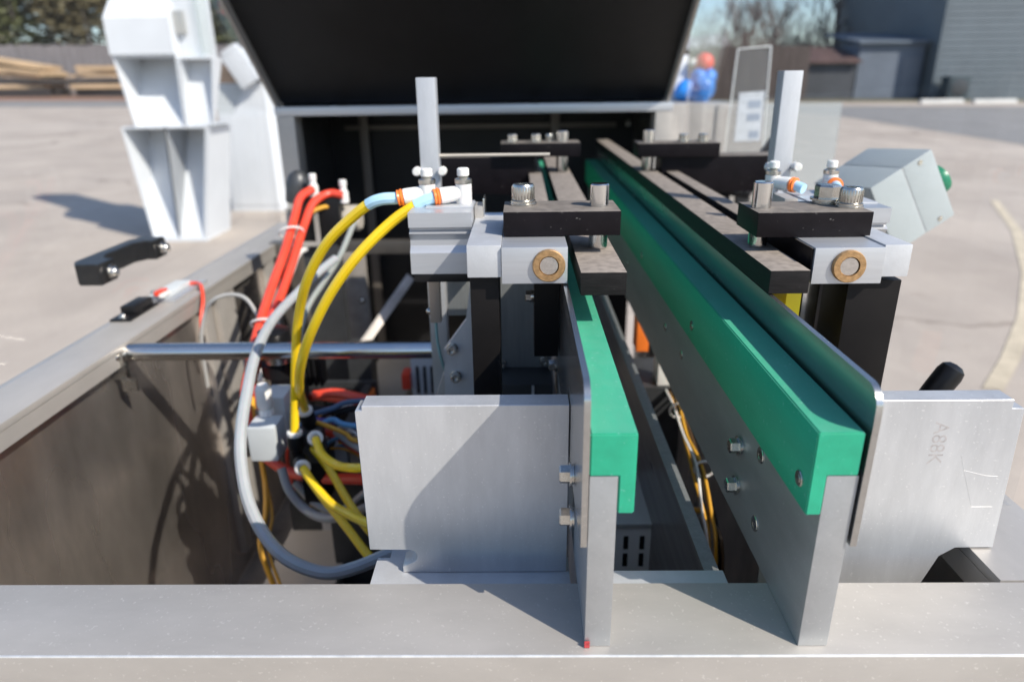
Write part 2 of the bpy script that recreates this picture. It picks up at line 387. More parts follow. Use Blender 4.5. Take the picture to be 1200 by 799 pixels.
t = thing('valve_island', (-.225, .80, .461), 'compact grey valve island half hidden behind the yellow hoses', 'valve island')
part('base', DGRY, t, -.262, -.165, .775, .80, .461, .845, .002)
for k in range(5):
    v_ = part('valve', GRY if k != 2 else BEI, t, -.260+k*.019, -.2435+k*.019, .760, .810, .846, .872, .0015); part('knob', [RED, YPAINT, DARK, BLUW, DARK][k], v_, -.255+k*.019, -.2485+k*.019, .765, .772, .8721, .876, .0008)
t = thing('mounting_plate', (.137, .78, .79), 'long dark grey plate standing on edge between the two conveyor rails', 'plate')
part('plate', mat('blued steel plate', (.19, .18, .185), .7, .36, .2, 30, (6, .4, 6), rvar=.1), t, .1335, .1425, .40, 1.25, .80, .9590)
part('edge_strip', MGRY, t, .1330, .1440, .40, 1.25, .9592, .9610)
part('foot', MGRY, t, .10, .1334, 1.20, 1.206, .46, .95); part('foot', MGRY, t, .136, .140, .45, .48, .461, .7995)
t = thing('cross_plate', (.09, 1.26, .93), 'pale green grey plate lying across under the far end of the lane', 'plate')
part('plate', MGRY, t, .04, .1328, 1.256, 1.34, .93, .944, .001); part('bracket', MGRY, t, .05, .07, 1.30, 1.31, .461, .9295)
t = thing('terminal_box', (.10, .66, .461), 'light grey slotted terminal box standing between the rails', 'electrical box')
bm = box(NB(), .055, .137, .602, .70, .461, .862, .002); add('housing', bm, mat('pale box', (.66, .67, .66), 0, .45), t)
part('lid', mat('grey sheet lid', (.45, .455, .45), .3, .4), t, .050, .142, .600, .705, .8625, .868, .001)
for x in (.105, .122):
    for z in (.822, .844): part('slot', DARK, t, x, x+.005, .6008, .6030, z-.008, z+.008)
t = thing('paper_tag', (.16, .66, .80), 'small cream card lying beside the slotted terminal box', 'card')
part('card', mat('cream card', (.75, .68, .56), 0, .7), t, .146, .185, .63, .68, .800, .8015); part('stand', DGRY, t, .15, .18, .64, .67, .461, .7995)
add('power_cable', tube(NB(), [(.146, .665, .805), (.165, .686, .803), (.190, .710, .805), (.214, .722, .80), (.235, .74, .77), (.25, .75, .6), (.25, .75, .462)], .0035), AMB, label='amber cable running over the cream card', cat='cable', group=None)
# vertical sheet uprights and brace behind the yellow hoses
t = thing('frame_upright', (-.30, 1.26, .461), 'worn beige steel upright with a slanting brace in the pan', 'bracket')
part('post', mat('worn primer', (.36, .33, .30), .3, .45, .3, 20), t, -.352, -.292, 1.23, 1.25, .461, 1.008, .001); part('web', mat('worn primer', (0, 0, 0)), t, -.385, -.353, 1.235, 1.30, .461, 1.0)
p0 = Vector((-.280, 1.10, .868)); p1 = Vector((-.198, 1.195, .972))
add('brace', prism(NB(), [p0, p1, p1+Vector((.003, -.002, -.003)), p0+Vector((.003, -.002, -.003))], (-.009, .0, .008)), mat('worn primer', (0, 0, 0)), t)
add('brace_foot', box(NB(), -.30, -.26, 1.08, 1.12, .461, .884), DGRY, t)
bolt(t, (-.302, 1.229, .92), (0, -1, 0), 'dome', .010)
t = thing('pan_cross_rail', (-.10, 1.38, .975), 'dark grey rail spanning the pan behind the air cylinder', 'rail')
part('rail', mat('brownish rail', (.13, .12, .11), .5, .4, .2, 12), t, -.518, .318, 1.37, 1.40, .975, 1.0, .002)
rq2 = random.Random(9)
# gearmotor like dark block under the lane, and a panel of relays, dark shapes in shade
for k in range(14):
    x0 = -.285+rq2.uniform(-.02, .03); y0 = .78+rq2.uniform(-.05, .09); z0 = .90+rq2.uniform(-.045, .03)
    x1 = -.10; y1 = y0-rq2.uniform(-.02, .06); z1 = .91+rq2.uniform(-.05, .03); sag = rq2.uniform(.0, .03)
    m_, c_ = [(RED, 'red'), (DARK, 'black'), (BLUW, 'blue'), (WHT, 'white'), (AMB, 'amber'), (PURP, 'purple'), (mat('grey cable', (.34, .34, .33), 0, .4), 'grey')][k % 7]
    add('thin_wire', tube(NB(), [(x0, y0+.03, z0-.10), (x0+.01, y0+.01, z0-.02), (x0*.7+x1*.3, y0*.7+y1*.3, z0+.004), (x0*.4+x1*.6, y0*.4+y1*.6, (z0+z1)/2-sag), (x1, y1, z1)], rq2.uniform(.0013, .0024), 7), m_,
        label='thin %s wire in the tangle behind the yellow hoses%s' % (c_, ', lower of its colour' if k >= 7 else ', upper of its colour'), cat='wire', group='thin wires in the tangle')
t = thing('relay_bank', (-.30, 1.02, .461), 'row of black relays on a plate deep in the pan', 'relays')
part('back_plate', DGRY, t, -.372, -.242, 1.03, 1.04, .461, .84)
for k in range(5): part('relay', DARK, t, -.355+k*.019, -.340+k*.019, .99, 1.0295, .74, .83, .001)
part('connector', ORA, t, -.258, -.245, 1.0, 1.0298, .80, .83, .001)
rq = random.Random(5)
for k, (dx, dz, rad, m, lb) in enumerate(((0, 0, .0019, AMB, 'amber wire nearest the right rail in the slot'), (.004, -.004, .0017, mat('brown wire', (.10, .06, .03), 0, .4), 'brown wire in the slot beside the right rail'),
                                          (-.004, -.006, .0019, AMB, 'amber wire second from the right rail in the slot'), (.008, -.012, .0022, DARK, 'black wire lying lowest in the slot'), (-.006, .001, .0016, WHT, 'white wire lying highest in the slot'))):
    base = [(.203, .920, .896), (.205, .868, .900), (.200, .795, .905), (.200, .729, .901), (.196, .663, .897), (.196, .612, .874), (.197, .580, .845), (.20, .56, .70), (.20, .56, .47)]
    add('wire', tube(NB(), [(x+dx+rq.uniform(-.003, .003), y, max(.464, z+dz+rq.uniform(-.004, .004))) for x, y, z in base], rad, 8), m, label=lb, cat='wire', group='wires in the slot beside the right rail')
for y, z in ((.80, .899), (.665, .894)):
    add('cable_tie', tube(NB(), [(.2015+math.cos(k*math.pi/6)*.011, y, z+math.sin(k*math.pi/6)*.010) for k in range(13)], .0016, 6, False), WHT, label='pale cable tie on the wire bundle in the slot, %s one' % ('farther' if y > .7 else 'nearer'), cat='cable tie', group='white cable ties')
t = thing('plug_connector', (.185, .90, .92), 'orange and clear plug connector in the slot beside the right rail', 'connector')
part('orange_shell', ORA, t, .166, .184, .93, .965, .93, .985, .002); part('clear_shell', WHT, t, .186, .208, .865, .90, .905, .945, .002)
part('carrier', DGRY, t, .165, .22, .86, .97, .46, .9045)

# ------------------------------------------------------------------ conveyor rails
GRP_R = 'conveyor side rails'
lr = thing('conveyor_rail', (.041, .90, .9982), 'left conveyor rail with short green wear strip end and tall steel guide', 'conveyor rail', GRP_R)
Y0, Y1 = .304, 1.60
part('side_plate', SIDEP, lr, .0340, .0487, Y0, Y1, .9984, 1.1104, .0007)
pr = [(.0337, 1.1106), (.0337, 1.1352), (.0577, 1.1352), (.0577, 1.0880), (.0489, 1.0880), (.0489, 1.1106)]
bm = prism(NB(), [(x, Y0-.0006, z) for x, z in pr], (0, Y1-Y0, 0))
bmesh.ops.bevel(bm, geom=[e for e in bm.edges], offset=.0008, segments=2, affect='EDGES'); add('wear_strip', bm, GREEN, lr)
def guide(x, par, zt=1.1592, ztop_back=1.1592):
    o = [(x, Y0-.002, 1.068), (x, Y0-.002, zt-.018)]
    for k in range(1, 7):
        a = math.pi/2*k/6; o.append((x, Y0+.010-.012*math.cos(a)-.0, zt-.012+.012*math.sin(a)-.0))
    o += [(x, Y1, zt), (x, Y1, 1.068)]
    bm = prism(NB(), o, (.0034, 0, 0))
    return add('guide_plate', bm, PLATE, par)
guide(.0300, lr, 1.1625)
for z, y in ((1.082, .3723), (1.0565, .366)): bolt(lr, (.0298, y-.02, z), (-1, 0, 0), 'hex', .0098, spin=.2)
for y in (.62, .90, 1.2): bolt(lr, (.0339, y, 1.04), (-1, 0, 0), 'hex', .0098)
rr = thing('conveyor_rail', (.163, .90, .9982), 'right conveyor rail with long green wear strip and socket screws', 'conveyor rail', GRP_R)
part('side_plate', SIDEP, rr, .1552, .1717, Y0, Y1, .9984, 1.1100, .0007)
pr = [(.1470, 1.0866), (.1470, 1.1340), (.1477, 1.1350), (.1708, 1.1350), (.1708, 1.1102), (.1550, 1.1102), (.1550, 1.0866)]
bm = prism(NB(), [(x, Y0-.0006, z) for x, z in pr], (0, Y1-Y0, 0))
bmesh.ops.bevel(bm, geom=[e for e in bm.edges], offset=.0007, segments=2, affect='EDGES'); add('wear_strip', bm, GREEN, rr)
guide(.1726, rr, 1.1588)
for (y, z, k, s) in ((.4315, 1.0557, 'hex', .0095), (.429, 1.0248, 'hex', .0095), (.3922, 1.0709, 'flat', .011), (.3871, 1.0216, 'flat', .011)):
    bolt(rr, (.1552, y, z), (-1, 0, 0), k, s, spin=.3)
for y in (.316, .56, .82, 1.1): bolt(rr, (.1470, y, 1.1012), (-1, 0, 0), 'flat', .009)
for y in (.62, .70, .98): bolt(rr, (.1552, y, 1.05), (-1, 0, 0), 'flat', .009)
bolt(rr, (.1761, .345, 1.084), (1, 0, 0), 'hex', .0095)
t = add('marker_dot', box(NB(), .0338, .0368, .3025, .3035, .9986, 1.0025), mat('red marker ink', (.38, .04, .045), 0, .7, .5, 400), lr)

# hold-down bars with their pins
for x0, x1, y1, px_, lb in ((.0410, .0730, 1.45, .0605, 'dusty black hold-down bar above the left green strip'), (.1720, .1995, 1.64, .1862, 'dusty black hold-down bar above the right green strip')):
    t = thing('hold_down_bar', ((x0+x1)/2, .9, 1.1597), lb, 'bar', 'hold-down bars over the lane')
    part('bar', DUSTY, t, x0, x1, .460, y1, 1.1597, 1.1763, .0008)
    for y in (.535, 1.036):
        top = 1.2268 if y < .6 else 1.234
        add('pin', cyl(NB(), (px_, y, 1.1766), (px_, y, top), .0073 if y < .6 else .0085, 24, .0008), STEEL, t)
# rear side strips beyond the near clamps
for x0, x1, lb in ((.0155, .0310, 'dusty pale strip left of the left rail between the clamps'), (.2160, .2310, 'dusty pale strip right of the right hold-down bar')):
    t = thing('side_strip', ((x0+x1)/2, .86, 1.15), lb, 'strip', 'side strips behind the near clamps')
    part('strip', DUSTY, t, x0-.004, x1-.001, .64, 1.04, 1.150, 1.1762, .0008)
    for y in (.70, .78, .86): bolt(t, (x0-.0042 if x0 < .1 else x1-.0012, y, 1.163), (-1 if x0 < .1 else 1, 0, 0), 'hex', .008)
    part('leg', ALUV, t, x0, x1-.003, .80, .83, .9986, 1.1498)

# near clamp arms
GA = 'black clamp bridges'
def arm(x0, x1, y0, y1, z0, z1, bolts, lb, pin):
    t = thing('clamp_bridge', ((x0+x1)/2, (y0+y1)/2, z0), lb, 'clamp', GA)
    part('bar', BLACK, t, x0, x1, y0, y1, z0, z1, .0008)
    for bx, by, s, k in bolts: bolt(t, (bx, by, z1), (0, 0, 1), k, s)
    return t
arm(-.0137, .0745, .511, .562, 1.1913, 1.2096, [(.0015, .545, .0175, 'cap')], 'left near black clamp arm with one large knurled cap screw', .06)
arm(.1768, .2620, .511, .562, 1.1885, 1.2070, [(.2430, .552, .0165, 'hex'), (.2530, .532, .0165, 'cap')], 'right near black clamp arm with two crowded bolts', .18)
arm(-.0290, .0850, 1.010, 1.062, 1.2000, 1.2190, [(-.012, 1.03, .013, 'hex'), (.022, 1.03, .013, 'hex'), (.042, 1.045, .011, 'cap')], 'left far black clamp arm in front of the hood', .06)
arm(.1680, .2840, 1.010, 1.062, 1.1975, 1.2165, [(.236, 1.03, .013, 'hex'), (.264, 1.03, .013, 'hex')], 'right far black clamp arm in front of the hood', .18)
# black brackets that carry the far arms
for x0, x1, xl, lb in ((-.125, .020, -.11, 'black bracket bar carrying the left far clamp arm'), (.205, .392, .345, 'wide black bracket bar carrying the right far clamp arm')):
    t = thing('bracket_bar', ((x0+x1)/2, 1.05, 1.14), lb, 'bracket', 'bars under the far clamp arms')
    zt = 1.1998 if x0 < 0 else 1.1973
    part('bar', BLACK, t, x0, x1, 1.022, 1.075, 1.146, zt-.0002, .0008)
    part('leg', BLACK, t, min(xl, .29), min(xl, .29)+.02, 1.03, 1.06, .9986, 1.1458)

# bearing blocks with bronze bushings
GB = 'aluminium bearing blocks'
def bearing(main, outer, zt, zb, bx, bz, lb):
    x0, x1 = main; t = thing('bearing_block', ((x0+x1)/2, .52, zb), lb, 'bearing block', GB)
    part('block', ALUH, t, x0, x1, .477, .575, zb, zt, .0007)
    a, b = outer; part('end_block', ALU, t, a, b, .4795, .600, zb+.0042, zt+.0012, .0009)
    bm = NB(); lathe(bm, (bx, .4768, bz), (0, -1, 0), [(0, .0118), (.0022, .0118), (.0030, .0112), (.0030, .0072), (-.001, .0071)], 36)
    bu = add('bushing', bm, BRZ, t)
    add('shaft_core', cyl(NB(), (bx, .4766, bz), (bx, .4748, bz), .0070, 28, .0006), TURN, bu)
bearing((-.0146, .0328), (-.0396, -.0148), 1.1906, 1.1638, .0193, 1.1775, 'left bearing block with bronze bushing over the black post')
bearing((.2080, .2578), (.2580, .2775), 1.1880, 1.1616, .2326, 1.1748, 'right bearing block with bronze bushing beside the yellow tag')
part('dark_side', BLACK, bpy.data.objects['bearing_block.001'], .2068, .2078, .479, .574, 1.163, 1.187)
# black posts carrying the blocks
GPo = 'black posts under the bearing blocks'
for x0, x1, zt, lb in ((-.0385, -.0172, 1.1678, 'black post under the left bearing block'), (.2400, .2785, 1.1612, 'broad black post under the right bearing block')):
    t = thing('support_post', ((x0+x1)/2, .51, .985), lb, 'post', GPo)
    part('post', mat('black phenolic', (.007, .006, .006), 0, .5, .3, 30, spec=.2), t, x0, x1, .4870, .5280, .940, zt, .001)
    part('base', MGRY, t, x0-.02, x1+.02, .452, .560, .925, .9398)
    part('stem', MGRY, t, x0, x1, .49, .52, .461, .9248)
t = thing('hanger_bar', (.02, .535, 1.088), 'short black bar hanging under the left bearing block', 'bar')
part('bar', mat('black phenolic', (0, 0, 0)), t, .0095, .0292, .520, .545, 1.0895, 1.1636, .001)
bolt(t, (.0093, .533, 1.1375), (-1, 0, 0), 'hex', .008)
# reflective tube and yellow tag behind the right guide
t = thing('clamp_cover', (.226, .60, .999), 'shiny steel cover with yellow tag behind the right guide plate', 'cover')
part('cover', STEEL, t, .226, .2395, .53, .58, 1.0, 1.160, .003); part('dark_cover', DGRY, t, .214, .2245, .53, .57, 1.0, 1.1614, .001)
part('yellow_tag', YPAINT, t, .2010, .2125, .50, .56, 1.105, 1.156, .001)
part('tag_rod', YPAINT, t, .1785, .1815, .42, .50, 1.118, 1.122)

# ------------------------------------------------------------------ aluminium bracket plates at the front
GBr = 'aluminium bracket plates behind the front beam'
t = thing('bracket_plate', (-.03, .40, .975), 'left aluminium bracket plate with a small top step and a notch', 'bracket plate', GBr)
def rot_arc(cx, cz, r, a0, a1, n=6): return [(cx+r*math.cos(R_(a0+(a1-a0)*k/n)), cz+r*math.sin(R_(a0+(a1-a0)*k/n))) for k in range(n+1)]
o = [(-.1075, 1.0985+.0065), (-.1070, .9990), (-.0842, .9988)] + rot_arc(-.0795, .9935, .0052, 90, -60) + [(-.0850, .9850), (-.0850, .9800), (.0294, .9800), (.0294, 1.1092), (-.1030, 1.1092), (-.1030, 1.1060), (-.1070, 1.1060)]
bm = prism(NB(), [(x, .390, z) for x, z in o], (0, .0160, 0)); bmesh.ops.bevel(bm, geom=[e for e in bm.edges], offset=.0004, segments=1, affect='EDGES')
add('plate', bm, ALUV, t)
bm = prism(NB(), [(-.1060, z, y) for z, y in ()] or [(-.106, .4060, .9797), (-.106, .3660, .9796), (-.106, .3600, .9775), (-.106, .3600, .9700), (-.106, .4060, .9700)], (.1375, 0, 0))
add('foot', bm, ALU, t)
part('strut', ALU, t, -.10, .03, .41, .43, .90, .9698); part('strut', ALU, t, -.08, .01, .41, .43, .461, .8998)
t = thing('ledge', (.09, .37, .975), 'pale aluminium ledge behind the front beam between the rails', 'ledge')
part('ledge', ALU, t, .0520, .1325, .3592, .3740, .9700, .9940, .0005); part('prop', ALU, t, .07, .09, .3600, .375, .461, .9698)
t = thing('bracket_plate', (.25, .40, .97), 'right aluminium bracket plate with scratched face and faint stamp', 'bracket plate', GBr)
o = [(.1765, 1.1106), (.1765, .9660), (.2760, .9660), (.2850, .9920), (.2945, .9990), (.3200, .9992), (.3155, 1.1046), (.3078, 1.1046), (.3078, 1.1106)]
bm = prism(NB(), [(x, .390, z) for x, z in o], (0, .0150, 0)); bmesh.ops.bevel(bm, geom=[e for e in bm.edges], offset=.0004, segments=1, affect='EDGES')
add('plate', bm, ALUV, t)
part('strut', ALU, t, .18, .27, .41, .43, .461, .965)
def text_mesh(txt, size, thick, m, parent, loc, rot, name='stamp'):
    cu = bpy.data.curves.new('txt', 'FONT'); cu.body = txt; cu.size = size; cu.extrude = thick; cu.align_x = 'CENTER'; cu.align_y = 'CENTER'
    ob = bpy.data.objects.new('txt', cu); me = bpy.data.meshes.new_from_object(ob); bpy.data.objects.remove(ob)
    me.materials.clear(); me.materials.append(m)
    M = Matrix.Translation(Vector(loc)-wpos(parent)) @ rot.to_4x4(); me.transform(M)
    o2 = bpy.data.objects.new(name, me); COL.objects.link(o2); o2.parent = parent
    return o2
STAMP = mat('faint red stamp ink', (.46, .44, .44), .5, .55, .25, 300)
rot = Matrix.Rotation(R_(90), 3, 'X') @ Matrix.Rotation(R_(-90), 3, 'Z')
text_mesh('A88K', .0135, .00003, STAMP, t, (.2660, .38998, 1.0800), rot)
SCR = mat('bright scratch', (.50, .50, .50), .5, .5)
def scratch(par, pts, y, r=.00008): add('scratch', tube(NB(), [(x, y, z) for x, z in pts], r, 4, False), SCR, par)
scratch(t, [(.2830, 1.071), (.2870, 1.0600), (.2930, 1.0450), (.2980, 1.032)], .390)
scratch(t, [(.2980, 1.032), (.3120, 1.032)], .390); scratch(t, [(.2870, 1.0600), (.3020, 1.056), (.310, 1.0553)], .390)
# lever knob behind the right bracket
t = thing('lever_handle', (.325, .50, .999), 'black rounded lever handle behind the right bracket plate', 'lever')
bm = NB(); lathe(bm, (.318, .500, 1.045), (.022, .0, .040), [(0, .0085), (.025, .0098), (.040, .0100), (.0455, .0088), (.0485, .005), (.0492, 0)], 20); add('grip', bm, DARK, t)
add('stem', cyl(NB(), (.314, .500, .9986), (.3178, .500, 1.0445), .005, 14), BOLT, t)

# ------------------------------------------------------------------ guide shaft across the pan and its gusset bracket
t = thing('guide_shaft', (-.30, .80, .975), 'polished steel rod spanning the pan from the left wall', 'rod')
add('rod', cyl(NB(), (-.5185, .8073, .984), (-.060, .8073, .984), .0112, 28, .001), STEEL, t)
part('wall_clamp', BOLT, t, -.5188, -.500, .785, .7955, .955, .990, .002); bolt(t, (-.509, .785, .985), (0, -1, 0), 'dome', .010)
add('clamp_tab', box(NB(), -.507, -.488, .782, .786, .940, .958, .001), BOLT, t)
t = thing('gusset_bracket', (-.05, .62, .461), 'grey gusset plate carrying the rod end with two socket bolts', 'bracket')
o = [(-.0760, .9980), (-.0745, 1.0640), (-.0525, 1.0940), (-.0465, 1.1350), (-.0390, 1.1350), (-.0390, .9700), (-.0700, .9700)]
add('plate', prism(NB(), [(x, .60, z) for x, z in o], (0, .010, 0)), ALUV, t)
bolt(t, (-.0664, .600, 1.0664), (0, -1, 0), 'cap', .0090); bolt(t, (-.0640, .600, 1.0383), (0, -1, 0), 'cap', .0090)
part('back_plate', MGRY, t, -.0732, -.0385, .640, .650, 1.0855, 1.1480, .001)
part('rear_plate', MGRY, t, -.0380, .0290, .640, .652, 1.0290, 1.160, .001)
part('base_bar', DGRY, t, -.0240, .0290, .600, .660, 1.0020, 1.0285, .001); part('rib', ALU, t, .0085, .0110, .5985, .5998, 1.003, 1.0275)
part('stem', DGRY, t, -.045, -.02, .612, .639, .461, 1.0015)
for x, z in ((-.022, 1.034), (.022, 1.037)): bolt(t, (x, .640, z), (0, -1, 0), 'cap', .008)
add('bent_leg', prism(NB(), [(-.0790, .62, 1.03), (-.0700, .62, 1.03), (-.088, .62, .98), (-.097, .62, .98)], (0, .02, 0)), STAIN, t)

# ------------------------------------------------------------------ air cylinders with elbow fittings, aluminium uprights
def elbow(par, x, y, z, d, m_ring=True, s=1.0):
    d = Vector(d).normalized()
    bm = NB(); lathe(bm, (x, y, z), (0, 0, 1), [(0, .0066*s), (.002, .0070*s), (.0165*s, .0070*s), (.0170*s, .0058*s)], 20)
    f = add('elbow_body', bm, WHT, par)
    o = Vector((x, y, z+.0095*s))+d*.004*s
    bm = NB(); lathe(bm, o, d, [(0, .0062*s), (.012*s, .0070*s), (.0165*s, .0070*s), (.0170*s, .0060*s)], 20); add('sleeve', bm, WHT, f)
    e = o+d*.0172*s
    bm = NB(); lathe(bm, e, d, [(0, .0060*s), (.0008, .0074*s), (.0022*s, .0074*s), (.0028*s, .0064*s), (.0048*s, .0072*s), (.0056*s, .0052*s)], 20); add('release_ring', bm, ORA, f)
    bm = NB(); lathe(bm, (x, y, z+.0172*s), (0, 0, 1), [(0, .0074*s), (.0035*s, .0074*s), (.0042*s, .0060*s), (.0055*s, .0040*s)], 12); add('nut', bm, BOLT, f)
    bm = NB(); lathe(bm, (x, y, z+.0228*s), (0, 0, 1), [(0, .0038*s), (.0010*s, .0052*s), (.0062*s, .0052*s), (.0072*s, .0042*s)], 14); add('cap', bm, WHT, f)
    return e+d*.004*s
def cylinder(x0, x1, lb, flip):
    t = thing('air_cylinder', ((x0+x1)/2, .60, 1.149), lb, 'air cylinder', 'compact air cylinders')
    yf, yb, z0, z1 = .560, (.655 if flip else .618), 1.1495, 1.2010
    o = [(yf, z1), (yf, 1.1890), (yf+.004, 1.1880), (yf+.0045, 1.1860), (yf+.001, 1.1835), (yf+.005, 1.178), (yf+.005, 1.173), (yf+.001, 1.1690), (yf, 1.1675), (yf, z0), (yb, z0), (yb, z1)]
    bm = prism(NB(), [(x0, y, z) for y, z in o], (x1-x0, 0, 0)); add('body', bm, ALUH, t, angle=20)
    part('end_cap', DARK, t, x0+.002, x1, yf+.001, yb, z0-.0075, z0-.0002, .001)
    part('port_plate', ALU, t, x0+.012, x1-.001, yf+.022, yb-.002, z1+.0001, z1+.0012)
    return t
cl = cylinder(-.0935, -.0408, 'compact aluminium air cylinder beside the left bearing block', False)
EA = elbow(cl, -.0815, .600, 1.2023, (-1, -.12, -.16)); EB = elbow(cl, -.0500, .600, 1.2023, (-1, -.25, -.12))
part('mount', MGRY, cl, -.075, -.045, .605, .639, 1.1300, 1.1415)
bm = box(NB(), -.0402, -.0330, .585, .612, 1.172, 1.2015, .001); add('rod_clevis', bm, STAIN, cl); cyl(bm2 := NB(), (-.0335, .60, 1.19), (-.012, .60, 1.19), .004, 14); add('rod', bm2, STEEL, cl)
part('washer', STEEL, cl, -.0330, -.0315, .588, .611, 1.176, 1.208, .0005)
cr = cylinder(.2340, .3010, 'compact aluminium air cylinder behind the right near clamp arm', True)
for o_ in (EA, EB): pass
EC = elbow(cr, .2320, .6450, 1.2023, (.60, -.80, -.02), s=.92); ED = elbow(cr, .2850, .6450, 1.2023, (-.20, -.98, -.02), s=.92)
for e_, d_ in ((EC, (.6, -.8, -.25)), (ED, (-.2, -.98, -.2))):
    add('hose_stub', cyl(NB(), e_, e_+Vector(d_)*.009, .0046, 14), BLU, cr)
part('rod_clevis', STAIN, cr, .222, .2336, .583, .612, 1.175, 1.2060, .002)
part('mount', DGRY, cr, .262, .29, .575, .61, .9986, 1.1415)
# tan magnetic switch hanging from the left cylinder
t = thing('reed_switch', (-.0805, .60, 1.09), 'tan rectangular switch hanging below the left air cylinder', 'switch')
part('body', mat('tan switch', (.36, .30, .25), .4, .35), t, -.0845, -.0745, .592, .602, 1.0945, 1.1418, .001); bolt(t, (-.0846, .597, 1.1045), (-1, 0, 0), 'dome', .006)
add('lead', tube(NB(), [(-.080, .597, 1.0944), (-.0795, .597, 1.075), (-.076, .60, 1.05), (-.07, .63, 1.0), (-.07, .63, .9)], .0015, 6), mat('teal lead', (.18, .32, .32), 0, .4), t)
# uprights
GU = 'tall aluminium uprights'
for x0, x1, y, zt, lb in ((-.1035, -.0845, .72, 1.3060, 'tall square aluminium upright left of the lane'), (.2580, .2770, .72, 1.3075, 'tall square aluminium upright right of the lane')):
    t = thing('upright', ((x0+x1)/2, y, .99), lb, 'upright', GU)
    part('bar', ALUV, t, x0, x1, y, y+.019, .9986 if x0 > 0 else .93, zt, .0012)
    xm = (x0+x1)/2
    for dx in (-.013, .013): add('white_knob', cyl(NB(), (xm+dx, y+.004, 1.2160), (xm+dx, y-.008, 1.2160), .0045, 14, .001), WHT, t)
    if x0 < 0:
        part('foot', MGRY, t, x0-.01, x1+.01, y-.01, y+.03, .92, .9298); part('stem', MGRY, t, x0, x1, y, y+.02, .461, .9198)
        add('thin_rod', cyl(NB(), (x1-.002, y+.012, 1.2300), (.03, y+.012, 1.230), .0016, 8), BEI, t)
    else:
        pass
# black ribbed belt guide behind the right bracket bar
t = thing('ribbed_belt', (.43, 1.30, .999), 'black ribbed belt slanting up behind the right bracket bar', 'belt')
p0 = Vector((.36, 1.20, 1.120)); p1 = Vector((.475, 1.33, 1.215)); dd = p1-p0; wv = Vector((.032, -.01, -.004))
add('belt', prism(NB(), [p0, p1, p1+wv, p0+wv], (0, .004, -.008)), DARK, t)
for k in range(3):
    q = wv*(k/3.0+.08); add('rib', prism(NB(), [p0+q, p1+q, p1+q+wv*.16, p0+q+wv*.16], (0, -.002, .005)), DGRY, t)
part('stand', DGRY, t, .376, .396, 1.20, 1.22, gz(.38, 1.2), 1.118)
add('stay', cyl(NB(), (.378, 1.21, .60), (.3712, 1.21, .60), .01, 12), DGRY, t)

# ------------------------------------------------------------------ hoses and pneumatics on the left
def hose(name, pts, r, m, lb, group=None, cat='hose'):
    return add(name, tube(NB(), pts, r), m, label=lb, cat=cat, group=group)
GY = 'yellow air hoses'
A = [tuple(EA), (-.128, .598, 1.205), (-.153, .607, 1.188), (-.181, .618, 1.162), (-.208, .635, 1.123), (-.230, .660, 1.075), (-.243, .674, 1.027), (-.254, .686, .976), (-.261, .689, .929)]
t = thing('air_hose', (-.2, .65, .929), 'yellow hose with pale blue end from the rear elbow fitting', 'hose', GY)
add('tube', tube(NB(), A, .0049), YEL, t)
sp = smooth_path(A); add('blue_sleeve', tube(NB(), [sp[0], sp[2], sp[5], sp[8], sp[10]], .0053), BLU, t)
B = [tuple(EB), (-.089, .594, 1.203), (-.113, .596, 1.188), (-.146, .596, 1.158), (-.177, .603, 1.120), (-.205, .617, 1.075), (-.228, .643, 1.030), (-.245, .679, .987), (-.255, .717, .944)]
t = thing('air_hose', (-.15, .65, .944), 'yellow hose with pale blue end from the front elbow fitting', 'hose', GY)
add('tube', tube(NB(), B, .0049), YEL, t)
sp = smooth_path(B); add('blue_sleeve', tube(NB(), [sp[0], sp[2], sp[5], sp[8], sp[9]], .0053), BLU, t)
hose('air_hose', [(-.234, .678, .9275), (-.221, .655, .921), (-.199, .634, .920), (-.174, .607, .933), (-.143, .590, .943), (-.11, .575, .945)], .0047, YEL, 'uppermost yellow hose running right from the unions to the left bracket plate', GY)
hose('air_hose', [(-.244, .694, .908), (-.223, .676, .892), (-.198, .647, .871), (-.175, .621, .857), (-.148, .595, .845), (-.13, .58, .83)], .0047, YEL, 'yellow hose slanting steeply down right behind the other yellow ones', GY)
hose('air_hose', [(-.245, .658, .902), (-.227, .635, .895), (-.200, .602, .893), (-.172, .573, .899), (-.139, .536, .913), (-.11, .52, .915)], .0047, YEL, 'lower yellow hose curving right from the lowest white collar', GY)
hose('air_hose', [(-.249, .673, .886), (-.222, .646, .869), (-.191, .611, .860), (-.159, .575, .848), (-.138, .561, .838), (-.12, .55, .82)], .0046, YEL, 'lowest yellow hose reaching the notch of the left bracket plate', GY)
GC = 'milky clear hoses'
hose('clear_hose', [(-.262, .935, 1.072), (-.277, .900, 1.062), (-.290, .852, 1.050), (-.301, .774, 1.036), (-.297, .702, 1.021), (-.291, .651, .998), (-.285, .610, .975), (-.277, .581, .953), (-.262, .551, .930), (-.240, .524, .913), (-.211, .499, .905), (-.177, .487, .900), (-.150, .489, .903), (-.115, .496, .915)], .0060, CLR, 'thick milky clear hose making a big loop in front of the pan', GC)
hose('clear_hose', [(-.291, .710, .871), (-.281, .700, .845), (-.260, .692, .823), (-.229, .672, .826), (-.194, .658, .844), (-.15, .645, .868), (-.1, .64, .87)], .0055, CLR, 'lower milky clear hose curving behind the yellow hoses', GC)
hose('clear_hose', [(-.282, .721, .844), (-.256, .712, .819), (-.219, .693, .823), (-.174, .686, .860), (-.12, .68, .87)], .0045, CLR, 'thin milky clear hose nested inside the lower loop', GC)
hose('clear_hose', [(-.229, .744, .902), (-.203, .721, .897), (-.168, .699, .893), (-.11, .68, .89)], .0060, CLR, 'short milky clear hose below the coloured wires', GC)
